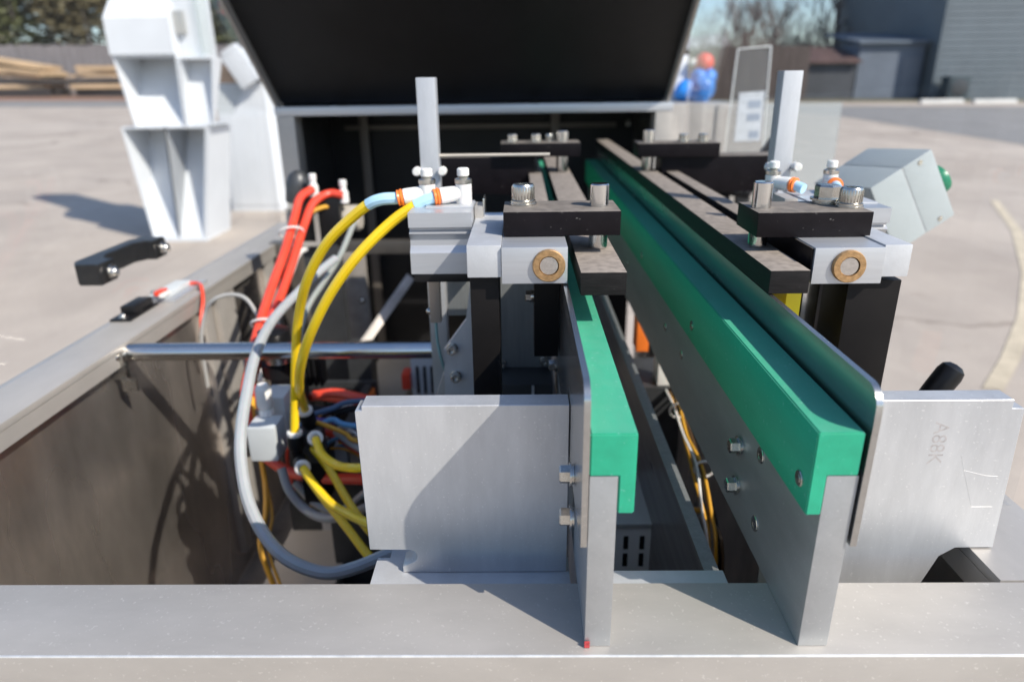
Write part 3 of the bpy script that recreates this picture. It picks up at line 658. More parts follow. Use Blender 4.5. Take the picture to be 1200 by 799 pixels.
hose('white_hose', [(-.359, 1.177, 1.034), (-.363, 1.095, 1.045), (-.359, 1.025, 1.028), (-.366, .968, .991), (-.375, .931, .951), (-.38, .9, .9)], .0045, WHT, 'white hose tied beside the red hoses')
hose('clear_hose', [(-.246, 1.00, 1.112), (-.264, .967, 1.068), (-.284, .944, 1.037), (-.299, .924, 1.015), (-.307, .906, .995), (-.315, .88, .95)], .0042, mat('pale translucent hose', (.30, .32, .30), 0, .3, sss=.2), 'thin pale hose between the two long yellow hoses', GC)
GRd = 'red air hoses'
hose('red_hose', [(-.343, 1.132, 1.141), (-.356, 1.106, 1.131), (-.359, 1.075, 1.105), (-.358, 1.007, 1.066), (-.361, .938, 1.026), (-.359, .872, .992), (-.358, .828, .960), (-.358, .792, .921), (-.341, .764, .874), (-.305, .745, .850), (-.256, .723, .849), (-.189, .689, .868), (-.12, .66, .875)], .0068, RED, 'thick red hose running down left then along below the unions', GRd)
hose('red_hose', [(-.292, 1.129, 1.131), (-.316, 1.130, 1.134), (-.335, 1.104, 1.123), (-.343, 1.072, 1.096), (-.345, 1.016, 1.061), (-.350, .958, 1.021), (-.354, .891, .985), (-.355, .848, .957), (-.365, .836, .925), (-.363, .860, .875), (-.334, .882, .877), (-.285, .867, .892), (-.216, .829, .899), (-.15, .80, .90)], .0066, RED, 'red hose arching over from the right elbow cap', GRd)
hose('red_hose', [(-.256, .754, .903), (-.224, .741, .895), (-.188, .718, .887), (-.12, .70, .877)], .0060, RED, 'short red hose among the coloured wires', GRd)
hose('red_hose', [(-.27, .80, .925), (-.24, .795, .930), (-.20, .785, .926), (-.12, .77, .915)], .0062, RED, 'upper short red hose reaching the left bracket plate step', GRd)
hose('amber_hose', [(-.303, 1.142, 1.109), (-.326, 1.121, 1.113), (-.348, 1.095, 1.101), (-.352, 1.051, 1.069), (-.349, .996, 1.036), (-.354, .939, 1.000), (-.362, .896, .970), (-.371, .858, .928), (-.363, .820, .882), (-.349, .791, .807), (-.340, .758, .775), (-.340, .726, .746), (-.319, .701, .70)], .0036, AMB, 'thin amber hose tied along the red hoses')
hose('amber_wire', [(-.352, .80, .86), (-.345, .785, .80), (-.333, .76, .77), (-.332, .73, .74), (-.31, .70, .70)], .0022, AMB, 'fine amber wire hanging below the grey regulator', cat='wire')
hose('grey_cable', [(-.37, .93, .93), (-.375, .925, .975), (-.394, .933, 1.013), (-.419, .936, 1.021), (-.443, .932, 1.014), (-.460, .935, .992), (-.470, .930, .952), (-.472, .928, .88)], .0028, mat('grey cable', (.34, .34, .33), 0, .4), 'thin grey cable arching beside the left pan wall', cat='cable')
hose('grey_cable', [(-.403, .908, .947), (-.399, .904, .908), (-.390, .891, .873), (-.38, .88, .80)], .0026, mat('grey cable', (0, 0, 0)), 'thin grey cable dropping under the steel rod', cat='cable')
for nm, pts, r, m, lb in (
    ('wire', [(-.275, .742, .912), (-.250, .737, .914), (-.231, .740, .920), (-.208, .729, .918), (-.12, .727, .911)], .0035, BLUW, 'blue wire running right into the bundle'),
    ('wire', [(-.275, .755, .92), (-.257, .751, .923), (-.237, .763, .924), (-.210, .766, .932), (-.12, .767, .932)], .0035, mat('dusk blue wire', (.06, .11, .19), 0, .4), 'dusky blue wire above the others'),
    ('wire', [(-.275, .762, .91), (-.256, .757, .911), (-.229, .748, .912), (-.200, .737, .910), (-.12, .726, .905)], .0035, PURP, 'purple wire in the middle of the bundle'),
    ('wire', [(-.26, .735, .922), (-.239, .729, .919), (-.213, .725, .909), (-.196, .714, .905), (-.12, .704, .900)], .0030, AMB, 'amber wire at the bottom of the bundle'),
    ('wire', [(-.28, .775, .92), (-.259, .772, .920), (-.234, .770, .916), (-.207, .772, .920), (-.12, .774, .922)], .0042, DARK, 'black wire at the back of the bundle')):
    hose(nm, pts, r, m, lb, 'coloured wires beside the left bracket plate', 'wire')
# push-in unions with white collars
GUn = 'black push-in unions'
def union(p, ax, lb, up):
    p = Vector(p); a = Vector(ax).normalized()
    t = thing('push_in_union', p-a*.02, lb, 'union', GUn)
    bm = NB(); lathe(bm, p, -a, [(0, .0078), (.003, .0092), (.016, .0092), (.018, .007), (.028, .0065), (.03, .004)], 18); add('body', bm, DARK, t)
    bm = NB(); lathe(bm, p-a*.0002, a, [(0, .0072), (.001, .0088), (.0045, .0088), (.0058, .0075), (.0058, .0050), (.002, .0048)], 18); add('collar', bm, WHT, t)
union((-.261, .689, .927), (.05, -.03, 1), 'black union with white collar under the rear yellow hose', 1)
union((-.2555, .718, .941), (-.05, -.3, 1), 'black union with white collar under the front yellow hose', 1)
union((-.236, .682, .9265), (.25, -.5, .30), 'black union with cream collar feeding the uppermost side hose', 0)
union((-.247, .661, .902), (.2, -.5, .1), 'black union with white collar at the bottom of the cluster', 0)
t = thing('manifold', (-.25, .72, .87), 'dark valve manifold block behind the white collars', 'manifold')
part('block', DGRY, t, -.268, -.240, .705, .735, .880, .918, .003); part('base', DARK, t, -.268, -.240, .71, .77, .82, .8798, .002)
part('bracket', DGRY, t, -.262, -.250, .7702, 1.029, .824, .838)
# grey regulator with white bowl
t = thing('air_regulator', (-.31, .73, .87), 'grey air regulator block with a white stem on top', 'regulator')
part('block', GRY, t, -.3215, -.2885, .700, .735, .886, .930, .003)
bm = NB(); lathe(bm, (-.309, .735, .9302), (0, 0, 1), [(0, .0085), (.006, .0085), (.008, .0072), (.012, .0095), (.034, .0095), (.037, .008), (.040, .006)], 18); add('stem', bm, WHT, t)
part('body', GRY, t, -.3195, -.292, .750, .79, .885, .945, .002); part('clip', BOLT, t, -.326, -.3218, .70, .715, .892, .918, .001)
bm = NB(); lathe(bm, (-.325, .835, .94), (0, 0, 1), [(0, .022), (.018, .022), (.02, .017), (.04, .017), (.042, .021), (.062, .021), (.066, .012)], 22); add('black_bowl', bm, DARK, t)
bm = NB(); lathe(bm, (-.322, .832, .9605), (0, 0, 1), [(0, .0180), (.017, .0180)], 22); add('sight_ring', bm, BOLT, t)
for k in range(4): part('valve_fin', DARK, t, -.305+k*.008, -.3005+k*.008, .86, .885, .91, .955, .0008)
part('bracket', DGRY, t, -.345, -.300, .85, .87, .66, .9395)
# rear elbow cluster by the corner post
t = thing('valve_cluster', (-.34, 1.14, 1.05), 'grey valve cluster with red hose elbows beside the corner post', 'valve')
for x, y, z in ((-.343, 1.140, 1.128), (-.293, 1.136, 1.118)):
    bm = NB(); lathe(bm, (x, y, z), (0, 0, 1), [(0, .008), (.018, .008), (.019, .006), (.026, .005), (.027, .0062), (.036, .0062), (.037, .005)], 14); e = add('elbow', bm, WHT, t)
bm = NB(); lathe(bm, (-.322, 1.16, 1.088), (1, 0, 0), [(0, .020), (.004, .022), (.045, .022), (.049, .018)], 22); add('muffler', bm, BEI, t)
bm = NB(); lathe(bm, (-.382, 1.165, 1.115), (.2, 0, 1), [(0, .018), (.03, .020), (.045, .016), (.052, .008)], 16); add('dark_valve', bm, DGRY, t)
bm = box(NB(), -.386, -.379, 1.115, 1.12, 1.050, 1.112); box(bm, -.341, -.334, 1.115, 1.12, 1.050, 1.112); box(bm, -.3788, -.3412, 1.115, 1.12, 1.050, 1.057); add('clevis', bm, STAIN, t)
part('block', DARK, t, -.372, -.300, 1.125, 1.16, 1.055, 1.127, .002); part('bracket', DGRY, t, -.37, -.31, 1.13, 1.155, .68, 1.0548)
for lab, pts in (('white cable tie around the red hoses near their top', ((-.357, 1.045, 1.088), (.25, -.6, -.5))), ('white cable tie around the red and clear hoses', ((-.352, .878, .996), (.1, -.8, -.6)))):
    c, ax = Vector(pts[0]), Vector(pts[1]); a, u, v = frame_from(ax)
    bm = NB(); tube(bm, [c+(u*math.cos(k*math.pi/8)*.0185+v*math.sin(k*math.pi/8)*.012) for k in range(17)], .0016, 6, False)
    add('cable_tie', bm, WHT, label=lab, cat='cable tie', group='white cable ties')
# safety switch on the left flange
t = thing('safety_switch', (-.556, .94, .9984), 'black safety switch bolted on the left flange', 'switch')
bm = box(NB(), -.570, -.541, .885, .965, .9985, 1.0015, .0008); add('base_plate', bm, DARK, t); part('body', DARK, t, -.566, -.545, .908, .958, 1.0017, 1.013, .002)
bolt(t, (-.555, .894, 1.0015), (0, 0, 1), 'dome', .0095); bolt(t, (-.548, .924, 1.0016), (0, 0, 1), 'dome', .006)
t = thing('switch_actuator', (-.545, 1.03, .9984), 'grey switch actuator plate with a red plug beside the black switch', 'actuator')
part('plate', ALUH, t, -.571, -.520, .972, 1.085, .9985, 1.0025, .0008); part('tongue', GRY, t, -.560, -.535, .975, 1.06, 1.0027, 1.009, .001)
bolt(t, (-.557, .985, 1.009), (0, 0, 1), 'dome', .008); part('plug', RED, t, -.548, -.538, .968, .992, 1.0093, 1.0165, .002); part('plug_tip', WHT, t, -.5378, -.531, .962, .985, 1.009, 1.0135, .001)
add('red_lead', tube(NB(), [(-.537, 1.058, 1.004), (-.520, 1.052, 1.006), (-.506, 1.032, 1.0045), (-.496, 1.009, .990), (-.494, .991, .970), (-.4935, .98, .945)], .0028, 8), RED, t)
t = thing('lead_clip', (-.49, .97, .88), 'chrome lead clip on the left pan wall under the red lead', 'clip')
bm = NB(); lathe(bm, (-.4935, .98, .905), (0, 0, 1), [(0, .006), (.02, .006), (.022, .0045), (.038, .0045)], 12); add('barrel', bm, STEEL, t)
part('tab', BOLT, t, -.5186, -.499, .975, .985, .915, .925, .001)

# ------------------------------------------------------------------ clear guard doors
GD = 'clear guard doors along the machine sides'
t = thing('guard_door', (-.5655, .95, .9984), 'left clear guard door with a black bridge handle', 'guard door', GD)
part('pane', PANE, t, -.5675, -.5635, .365, 1.590, .9985, 1.75, .0006)
o = [(-.5677, .885), (-.5677, .925), (-.582, .925), (-.592, .945), (-.592, 1.015), (-.582, 1.032), (-.5677, 1.032), (-.5677, 1.068), (-.600, 1.068), (-.613, 1.045), (-.613, .905), (-.600, .885)]
bm = prism(NB(), [(x, y, 1.050) for x, y in o], (0, 0, .029)); bmesh.ops.bevel(bm, geom=[e for e in bm.edges], offset=.0015, segments=2, affect='EDGES'); add('handle', bm, DARK, t)
for y in (.905, 1.050): bolt(t, (-.5634, y, 1.0645), (1, 0, 0), 'dome', .016, name='screw')
t = thing('guard_door', (.3655, .95, .9984), 'right clear guard door beyond the bearing block', 'guard door', GD)
part('pane', PANE, t, .3625, .3665, .440, 1.590, .9985, 1.75, .0006)

# ------------------------------------------------------------------ grey push-button box outside the right door
C0 = Vector((0, 0, 1.30)); CM, cr_, cu_, cf_ = look_matrix(R_(0.94), R_(20.7), R_(0.8))
JBX = mat('grey green enclosure', (.37, .41, .415), 0, .42, .06, 14)
ctr = Vector((.463, .862, 1.158)); ax_u = (cr_*.84+cu_*.54).normalized(); ax_w = (cf_*.90-cr_*.30+cu_*.18); ax_w = (ax_w-ax_u*ax_w.dot(ax_u)).normalized(); ax_v = ax_u.cross(ax_w)
BM = Matrix.Translation(ctr) @ Matrix((ax_u, ax_v, ax_w)).transposed().to_4x4()
t = thing('push_button_box', (.46, .87, .9984), 'light grey control box with a green mushroom button, tilted outward', 'control box')
hu, hv, hw = .043, .0455, .078
add('body', box(NB(), -hu, hu*.02, -hv, hv, -.034, hw, .003, M=BM), JBX, t); add('lid', box(NB(), hu*.02+.0012, hu, -hv, hv, -.034, hw, .003, M=BM), JBX, t)
add('gasket', box(NB(), hu*.02-.002, hu*.02+.003, -hv+.0008, hv-.0008, -.0332, hw-.0008, M=BM), mat('grey gasket', (.36, .38, .385), 0, .6), t)
for a_ in (-hv+.007, hv-.007):
    q_ = BM @ Vector((hu*.55, a_, -.0338)); bolt(t, q_, -ax_w, 'flat', .007, name='screw')
bm = NB(); lathe(bm, BM @ Vector((hu, -.006, -.006)), ax_u, [(0, .011), (.007, .011), (.0072, .018), (.011, .0195), (.017, .0185), (.020, .012), (.021, 0)], 24); add('green_button', bm, mat('green button', (.01, .20, .10), 0, .35), t)
pb = BM @ Vector((-.02, 0, .02))
add('arm', tube(NB(), [pb, pb+Vector((-.03, .02, -.06)), (.385, .90, .985), (.3725, .90, .965)], .008, 12), STAIN, t)

# ------------------------------------------------------------------ right rear: steel cabinet, clear sheet, scuffed panel
t = thing('side_cabinet', (.45, 1.95, gz(.45, 1.95)), 'brushed steel side cabinet right of the hood', 'cabinet')
part('shell', STAIN, t, .355, .535, 1.86, 2.04, gz(.45, 1.95), 1.2430, .003); part('door_strip', STAIN, t, .372, .402, 1.855, 1.8598, .60, 1.215, .001); part('door_strip', STAIN, t, .505, .530, 1.855, 1.8598, .60, 1.24, .001)
t = thing('scuffed_panel', (.80, 2.03, gz(.8, 2.03)), 'scuffed translucent panel on a thin leg right of the clear sheet', 'panel')
part('panel', FROST, t, .690, .900, 2.030, 2.034, 1.000, 1.2370); part('leg', STAIN, t, .718, .738, 2.0345, 2.055, gz(.8, 2.03), 1.18)
t = thing('clear_sheet', (.62, 2.00, gz(.62, 2.0)), 'clear acrylic sheet with a pale paper notice in front of the yard fence', 'clear sheet')
o0 = Vector((.565, 1.985, 1.00)); o1 = Vector((.680, 1.985, 1.00)); u1 = Vector((.690, 2.05, 1.385)); u0 = Vector((.600, 2.05, 1.378))
add('sheet', prism(NB(), [o0, o1, u1, u0], (0, .003, 0)), SHEET, t)
EDG = mat('frosted acrylic edge', (.72, .75, .74), 0, .4)
for a, b in ((o0, u0), (o1, u1), (u0, u1)): add('edge', tube(NB(), [a, b], .0022, 6, False), EDG, t)
lerp = lambda s, v: (o0.lerp(o1, s)).lerp(u0.lerp(u1, s), v)+Vector((0, -.0035, 0))
add('paper_notice', prism(NB(), [lerp(.22, .36), lerp(.90, .36), lerp(.92, .70), lerp(.20, .70)], (0, .0008, 0)), mat('pale paper', (.50, .54, .58), 0, .6, .12, 60), t)
for v_, m_ in ((.62, .0), (.53, .0), (.41, .1)):
    add('print_block', prism(NB(), [lerp(.48+m_, v_-.03), lerp(.84, v_-.03), lerp(.84, v_+.02), lerp(.48+m_, v_+.02)], (0, -.0006, 0)), mat('blue grey print', (.28, .33, .40), 0, .6), t)
part('stand', STAIN, t, .56, .68, 1.98, 1.995, gz(.62, 2.0), .9995)

# ------------------------------------------------------------------ yard, left: white hopper, white cabinet
hx = lambda z: ((-3.060-.086*(z-.10)/.9), (-2.637+.157*(z-.10)/.9))
gy = .104
t = thing('hopper', (-2.85, 5.85, gy), 'tall white sheet metal hopper with four sloping bins standing in the yard', 'hopper')
def slab(pts, n, th, name): return add(name, prism(NB(), pts, Vector(n)*th), WPAINT, t)
F0 = 5.58
def bin_(xa0, xb0, xa1, xb1, z0, z1, dp, nm):
    # sloping back sheet and two wedge sides; xa/xb at bottom (0) and top (1)
    slab([(xa0, F0+.01, z0), (xb0, F0+.01, z0), (xb1, F0+dp, z1), (xa1, F0+dp, z1)], (0, 1, 0), .006, nm+'_back')
    for a0, a1 in ((xa0, xa1), (xb0, xb1)):
        slab([(a0, F0, z0), (a0, F0+.02, z0), (a1, F0+dp+.006, z1), (a1, F0, z1)], (.012, 0, 0), 1, nm+'_side')
    slab([(xa1, F0, z1), (xb1+.012, F0, z1), (xb1+.012, F0+dp, z1), (xa1, F0+dp, z1)], (0, 0, 1), .012, nm+'_top')
zl = 1.0
bin_(-3.060, -2.848, -3.144, -2.805, gy+.03, zl, .40, 'bin'); bin_(-2.848, -2.640, -2.805, -2.480, gy+.03, zl, .40, 'bin')
bin_(-3.030, -2.640, -3.100, -2.620, zl+.013, 1.52, .40, 'bin'); bin_(-2.620, -2.420, -2.600, -2.345, zl+.013, 1.50, .16, 'bin')
slab([(-2.625, F0, gy+.03), (-2.460, F0, zl), (-2.460, F0+.42, zl), (-2.625, F0+.50, gy+.03)], (.008, 0, 0), 1, 'side_sheet')
slab([(-2.640, F0+.01, zl+.02), (-2.40, F0+.01, zl+.02), (-2.40, F0+.42, zl+.02), (-2.640, F0+.42, zl+.02)], (0, 0, 1), .006, 'shelf')
add('plinth', box(NB(), -3.06, -2.62, F0-.005, F0+.5, gy-.003, gy+.029, .004), WPAINT, t)
add('rear_column', box(NB(), -3.02, -2.62, F0+.42, F0+.50, gy+.03, 1.9, .004), WPAINT, t)
add('head', prism(NB(), [(-3.105, F0-.02, 1.535), (-3.105, F0-.02, 1.79), (-3.105, F0+.12, 1.93), (-3.105, F0+.40, 1.93), (-3.105, F0+.355, 1.535)], (.49, 0, 0)), WPAINT, t)
add('head_neck', box(NB(), -2.612, -2.44, F0+.10, F0+.35, 1.516, 2.2, .004), WPAINT, t)
add('top_box', box(NB(), -3.04, -2.62, F0+.15, F0+.40, 1.931, 2.15, .01), WPAINT, t); add('shadow_extension', box(NB(), -3.02, -2.64, F0+.16, F0+.40, 2.151, 3.15, .01), WPAINT, t); add('top_window', box(NB(), -2.86, -2.66, F0+.146, F0+.1495, 1.97, 2.07), mat('dull red panel', (.35, .12, .11), 0, .5), t)  # tall upper box is unseen, added to lengthen the hopper's shadow
add('hinge', box(NB(), -2.61, -2.54, F0+.06, F0+.098, 1.68, 1.84, .004), mat('grey hinge', (.45, .45, .43), .4, .4), t)
add('clear_flap', box(NB(), -2.435, -2.34, F0+.05, F0+.055, 1.53, 2.1), SHEET, t)
t = thing('cabinet', (-2.6, 7.15, gz(-2.6, 7.15)), 'white steel cabinet with a sloping top beside the hopper', 'cabinet')
g0 = gz(-2.6, 7.15)
add('body', box(NB(), -2.93, -2.33, 6.92, 7.40, g0-.004, 1.05, .006), WPAINT, t); part('door', WPAINT, t, -2.90, -2.42, 6.912, 6.919, g0+.06, 1.02, .003)
add('sloping_top', prism(NB(), [(-2.78, 6.93, 1.051), (-2.33, 6.93, 1.051), (-2.33, 6.95, 1.38), (-2.60, 6.95, 1.38)], (0, .4, 0)), WPAINT, t)
add('grey_shroud', prism(NB(), [(-2.93, 6.93, 1.051), (-2.785, 6.93, 1.051), (-2.63, 6.95, 1.33), (-2.93, 6.95, 1.33)], (0, .3, 0)), GRY, t)
t = thing('label_printer', (-2.58, 6.85, 1.25), 'small white tilted printer head mounted above the white cabinet', 'printer')
M = Matrix.Translation((-2.64, 6.90, 1.50)) @ Matrix.Rotation(R_(-32), 4, 'Y') @ Matrix.Rotation(R_(10), 4, 'X')
M = Matrix.Translation((-2.62, 6.88, 1.47)) @ Matrix.Rotation(R_(-30), 4, 'Y')
add('body', box(NB(), -.10, .10, -.06, .06, -.17, .14, .012, M=M), WPAINT, t); add('cap', box(NB(), -.085, .085, -.05, .05, .142, .19, .01, M=M), WPAINT, t)
add('lever', cyl(NB(), M @ Vector((.12, -.02, -.02)), M @ Vector((.24, -.02, .02)), .018, 12), WPAINT, t)
add('arm', cyl(NB(), M @ Vector((.06, 0, -.17)), (-2.46, 6.99, 1.36), .02, 12), DGRY, t)

# ------------------------------------------------------------------ yard, far: fences, piles, sheds, trees
PLANK = mat('grey weathered planks', (.21, .195, .20), 0, .85, .35, 1.2, (4, 4, .4))
BPLANK = mat('brown weathered planks', (.15, .11, .085), 0, .85, .35, 1.2, (4, 4, .4))
def fence(x0, x1, y, h, m, label, bw=.16):
    t = thing('wooden_fence', ((x0+x1)/2, y, gz((x0+x1)/2, y)), label, 'fence')
    bm = NB(); x = x0
    while x < x1:
        hh = h+random.uniform(-.06, .06); g = gz(x, y)
        box(bm, x, x+bw*.93, y+random.uniform(-.012, .012), y+.03, g, g+hh); x += bw
    o = add('plank', bm, m, t, angle=0); o['kind'] = 'stuff'
    x = x0+.4
    while x < x1:
        g = gz(x, y); part('post', m, t, x, x+.12, y+.08, y+.20, g, g+h*.95); x += 2.6
    for k in (.25, .8):
        prism(bm := NB(), [(x0, y+.032, gz(x0, y)+h*k), (x1, y+.032, gz(x1, y)+h*k), (x1, y+.032, gz(x1, y)+h*k+.1), (x0, y+.032, gz(x0, y)+h*k+.1)], (0, .045, 0)); add('rail', bm, m, t)
fence(-62, -14.5, 46.6, 3.0, PLANK, 'long grey plank fence at the back of the yard on the left')
fence(9.5, 14.6, 37.4, 2.55, mat('dark brown planks', (.085, .066, .060), 0, .85, .35, 1.2, (4, 4, .4)), 'brown plank fence in front of the bare trees')
# bank in the gap between hopper and hood
bm = NB()
for i in range(14):
    for j in range(3): pass
box(bm, -21, -8, 44.5, 47.5, .6, 2.55)
bmesh.ops.subdivide_edges(bm, edges=bm.edges[:], cuts=5, use_grid_fill=True)
for v in bm.verts:
    k = noise.noise(v.co*.7)*.5; v.co += Vector((0, k, k*.6 if v.co.z > 1 else 0))
add('bank', bm, MOUND, kind='structure')
t = thing('storage_container', (-15, 49, gz(-15, 49)), 'dark grey storage container behind the brown bank', 'container')
g = gz(-15, 49)
CONT = mat('dull grey container', (.13, .135, .15), .2, .6, .2, 1)
add('shell', box(NB(), -22, -8, 49, 52, g, g+6.2, .05), CONT, t)
bm = NB()
for k in range(56): box(bm, -21.9+k*.25, -21.78+k*.25, 48.95, 48.999, g+.1, g+6.1)
add('corrugation', bm, CONT, t)['kind'] = 'stuff'
t = thing('tarp_bundle', (-16, 44.4, 3.2), 'blue tarp bundle hanging in front of the grey container', 'tarp')
bm = NB(); lathe(bm, (-17.2, 48.7, 3.55), (.12, 0, 1), [(0, .05), (.2, .45), (.8, .55), (1.3, .35), (1.9, .2), (2.3, .05)], 12); add('bundle', bm, mat('blue tarp', (.05, .26, .50), 0, .6, .3, 2), t)
t = thing('tarp_bundle', (-18.6, 48.7, 5.6), 'red and white tarp bundle high on the grey container', 'tarp')
bm = NB(); lathe(bm, (-19.3, 48.7, 5.55), (.5, 0, 1), [(0, .05), (.2, .4), (.8, .45), (1.2, .05)], 12); add('bundle', bm, mat('red tarp', (.55, .10, .11), 0, .6, .3, 2), t)
# plywood piles
PLY = mat('weathered plywood', (.50, .36, .22), 0, .8, .25, 1.2, (.4, 3, 3))
def pile(cx, cy, nx, ny, levels, lb, tilt):
    g = gz(cx, cy); t = thing('plywood_pile', (cx, cy, g), lb, 'wood pile', 'plywood piles by the fence')
    z = g
    for k in range(3): part('bearer', mat('dark timber', (.035, .03, .03), 0, .8), t, cx-nx/2+.2, cx+nx/2-.2, cy-ny/2+k*ny*.4, cy-ny/2+k*ny*.4+.25, z-.02, z+.45)
    z += .46
    for k in range(levels):
        th = random.uniform(.14, .26); ang = random.uniform(-.12, .12); tl = tilt*(k/levels)
        M = Matrix.Translation((cx+random.uniform(-.4, .4), cy+random.uniform(-.2, .2), z+th/2+tl*.35*nx*.4)) @ Matrix.Rotation(ang, 4, 'Z') @ Matrix.Rotation(tl, 4, 'Y')
        s = random.uniform(.78, 1.0)
        dark = k in (1,)
        add('sheet', box(NB(), -nx*s/2, nx*s/2, -ny/2, ny/2, -th/2, th/2, M=M), mat('dark timber', (0, 0, 0)) if dark else PLY, t)
        z += th+.03+(.08 if k % 3 == 1 else 0)
pile(-30.6, 44.0, 5.6, 2.4, 6, 'wide sloping pile of pale plywood sheets by the grey fence', .20)
pile(-25.2, 44.3, 3.2, 2.2, 5, 'small flat pile of plywood on dark bearers by the grey fence', .02)
# leaf crowns
def crown(bm, c, rad, n, size, rnd):
    for _ in range(n):
        while True:
            p = Vector((rnd.uniform(-1, 1), rnd.uniform(-1, 1), rnd.uniform(-1, 1)))
            if p.length < 1 and noise.noise(p*2.3+Vector(c)) > -.22+.25*(p.length-.6): break
        p = Vector(c)+Vector((p.x*rad[0], p.y*rad[1], p.z*rad[2]))
        q = Matrix.Rotation(rnd.uniform(0, 6.28), 3, 'Z') @ Matrix.Rotation(rnd.uniform(0, 3.14), 3, 'X')
        s = size*rnd.uniform(.6, 1.4)
        bm.faces.new([bm.verts.new(p+q @ Vector(v)) for v in ((-s, 0, 0), (0, -s*.5, 0), (s, 0, 0), (0, s*.5, 0))])
LEAF = [mat('olive leaves', (.085, .095, .035), 0, .7, .5, 1.5), mat('brown leaves', (.13, .11, .055), 0, .7, .5, 1.5), mat('pale blossom leaves', (.20, .19, .14), 0, .7, .5, 1.5)]
BARK = mat('grey bark', (.17, .15, .14), 0, .9, .3, 4)
rnd = random.Random(3)
descr = ['olive bush tree', 'brown leafed bush tree', 'pale twiggy bush tree']
spots = ['at the far left end of the fence', 'second from the left beyond the fence', 'third from the left beyond the fence', 'behind the plywood piles', 'behind the fence left of the hopper', 'behind the hopper', 'right of the hopper behind the container']
for k in range(7):
    x = -50+k*5.2; y = 50+rnd.uniform(-.8, 1.5); g = gz(x, y); kk = [1, 0, 2, 0, 1, 2, 0][k]
    t = thing('bush_tree', (x, y, g), descr[kk]+' '+spots[k], 'tree', 'bush trees beyond the grey fence')
    bm = NB(); tube(bm, [(x, y, g), (x+.1, y, g+1.5), (x-.1, y+.1, g+3.5)], [.2, .14, .08], 7, False)
    for b in range(7):
        a = rnd.uniform(0, 6.28); tube(bm, [(x, y, g+1.2+b*.3), (x+math.cos(a)*1.1, y+math.sin(a)*.8, g+2.6+b*.4), (x+math.cos(a)*2.0, y+math.sin(a)*1.4, g+4.2+b*.5)], [.07, .05, .02], 5, False)
    add('trunk', bm, BARK, t)
    bm = NB()
    for b in range(6): crown(bm, (x+rnd.uniform(-2, 2), y+rnd.uniform(-.8, .8), g+4.0+rnd.uniform(-1.5, 3.2)), (2.3, 1.5, 2.0), 640, .25, rnd)
    add('crown', bm, LEAF[kk], t, angle=0)
    bm = NB(); crown(bm, (x, y, g+4.2), (3.0, 1.6, 3.2), 420, .20, rnd); add('pale_sprays', bm, LEAF[2], t, angle=0)
# bare trees on the right
def bare(x, y, h, lb, seed):
    rn = random.Random(seed); g = gz(x, y); t = thing('bare_tree', (x, y, g), lb, 'tree', 'bare trees beyond the sheds')
    bt = NB(); bl = NB(); tube(bt, [(x, y, g), (x+.1, y, g+h*.35), (x-.05, y, g+h*.6)], [h*.030, h*.022, h*.014], 7, False)
    def br(p, d, l, r, dep):
        mid = p+d*l*.5+Vector((rn.uniform(-.1, .1), 0, rn.uniform(-.05, .1)))*l; e = p+d*l
        tube(bl, [p, mid, e], [r, r*.8, r*.55], 5 if dep > 1 else 4, False)
        if dep > 0:
            for _ in range(3 if dep < 3 else 4):
                nd = (d+Vector((rn.uniform(-.8, .8), rn.uniform(-.6, .6), rn.uniform(-.1, .7)))).normalized(); br(p+d*l*rn.uniform(.5, 1), nd, l*rn.uniform(.55, .75), r*.55, dep-1)
    for _ in range(6):
        a = rn.uniform(0, 6.28); br(Vector((x, y, g+h*rn.uniform(.25, .58))), Vector((math.cos(a)*.6, math.sin(a)*.5, 1)).normalized(), h*.28, h*.012, 3)
    add('trunk', bt, BARK, t); o = add('branches', bl, BARK, t, angle=0)
for k, (x, y, h, lb) in enumerate(((14.2, 47, 6.2, 'small bare tree left of the dark shed'), (17.0, 50, 6.0, 'spreading bare tree above the dark shed'), (20.6, 49, 8.5, 'tall bare tree above the blue grey shed'), (23.2, 47, 9.5, 'bare tree close to the big grey building'), (11.0, 58, 5.2, 'distant bare tree above the white roof'))): bare(x, y, h, lb, k+11)
THK = mat('twiggy haze', (.15, .115, .105), 0, .9, .35, 1.5)
for k, (x, y, lb) in enumerate(((11.5, 43.5, 'above the brown fence'), (15.0, 45, 'behind the dark shed'), (18.4, 47, 'behind the blue grey shed'), (21.5, 53, 'farther back beside the big grey building'), (8.6, 53, 'behind the white roofed shed'))):
    g = gz(x, y); t = thing('twiggy_thicket', (x, y, g), 'hazy brown leafless thicket '+lb, 'bush', 'leafless thickets beyond the sheds')
    bm = NB()
    for _ in range(1500):
        p = Vector((x+rnd.gauss(0, 1.5), y+rnd.uniform(-1, 1), g+abs(rnd.gauss(0, 1.0))*(1.55+.5*noise.noise(Vector((k*3.1, x, rnd.random()*2))))+1.1)); d_ = Vector((rnd.uniform(-.5, .5), rnd.uniform(-.3, .3), 1)).normalized()*rnd.uniform(.25, .7); wd = Vector((.016, 0, 0))
        bm.faces.new([bm.verts.new(p-wd), bm.verts.new(p+wd), bm.verts.new(p+d_+wd*.3), bm.verts.new(p+d_-wd*.3)])
    add('twigs', bm, THK, t, angle=0)
    add('stem', tube(NB(), [(x, y, g), (x+.05, y, g+1.2), (x-.05, y, g+2.6)], [.09, .07, .03], 6, False), BARK, t)
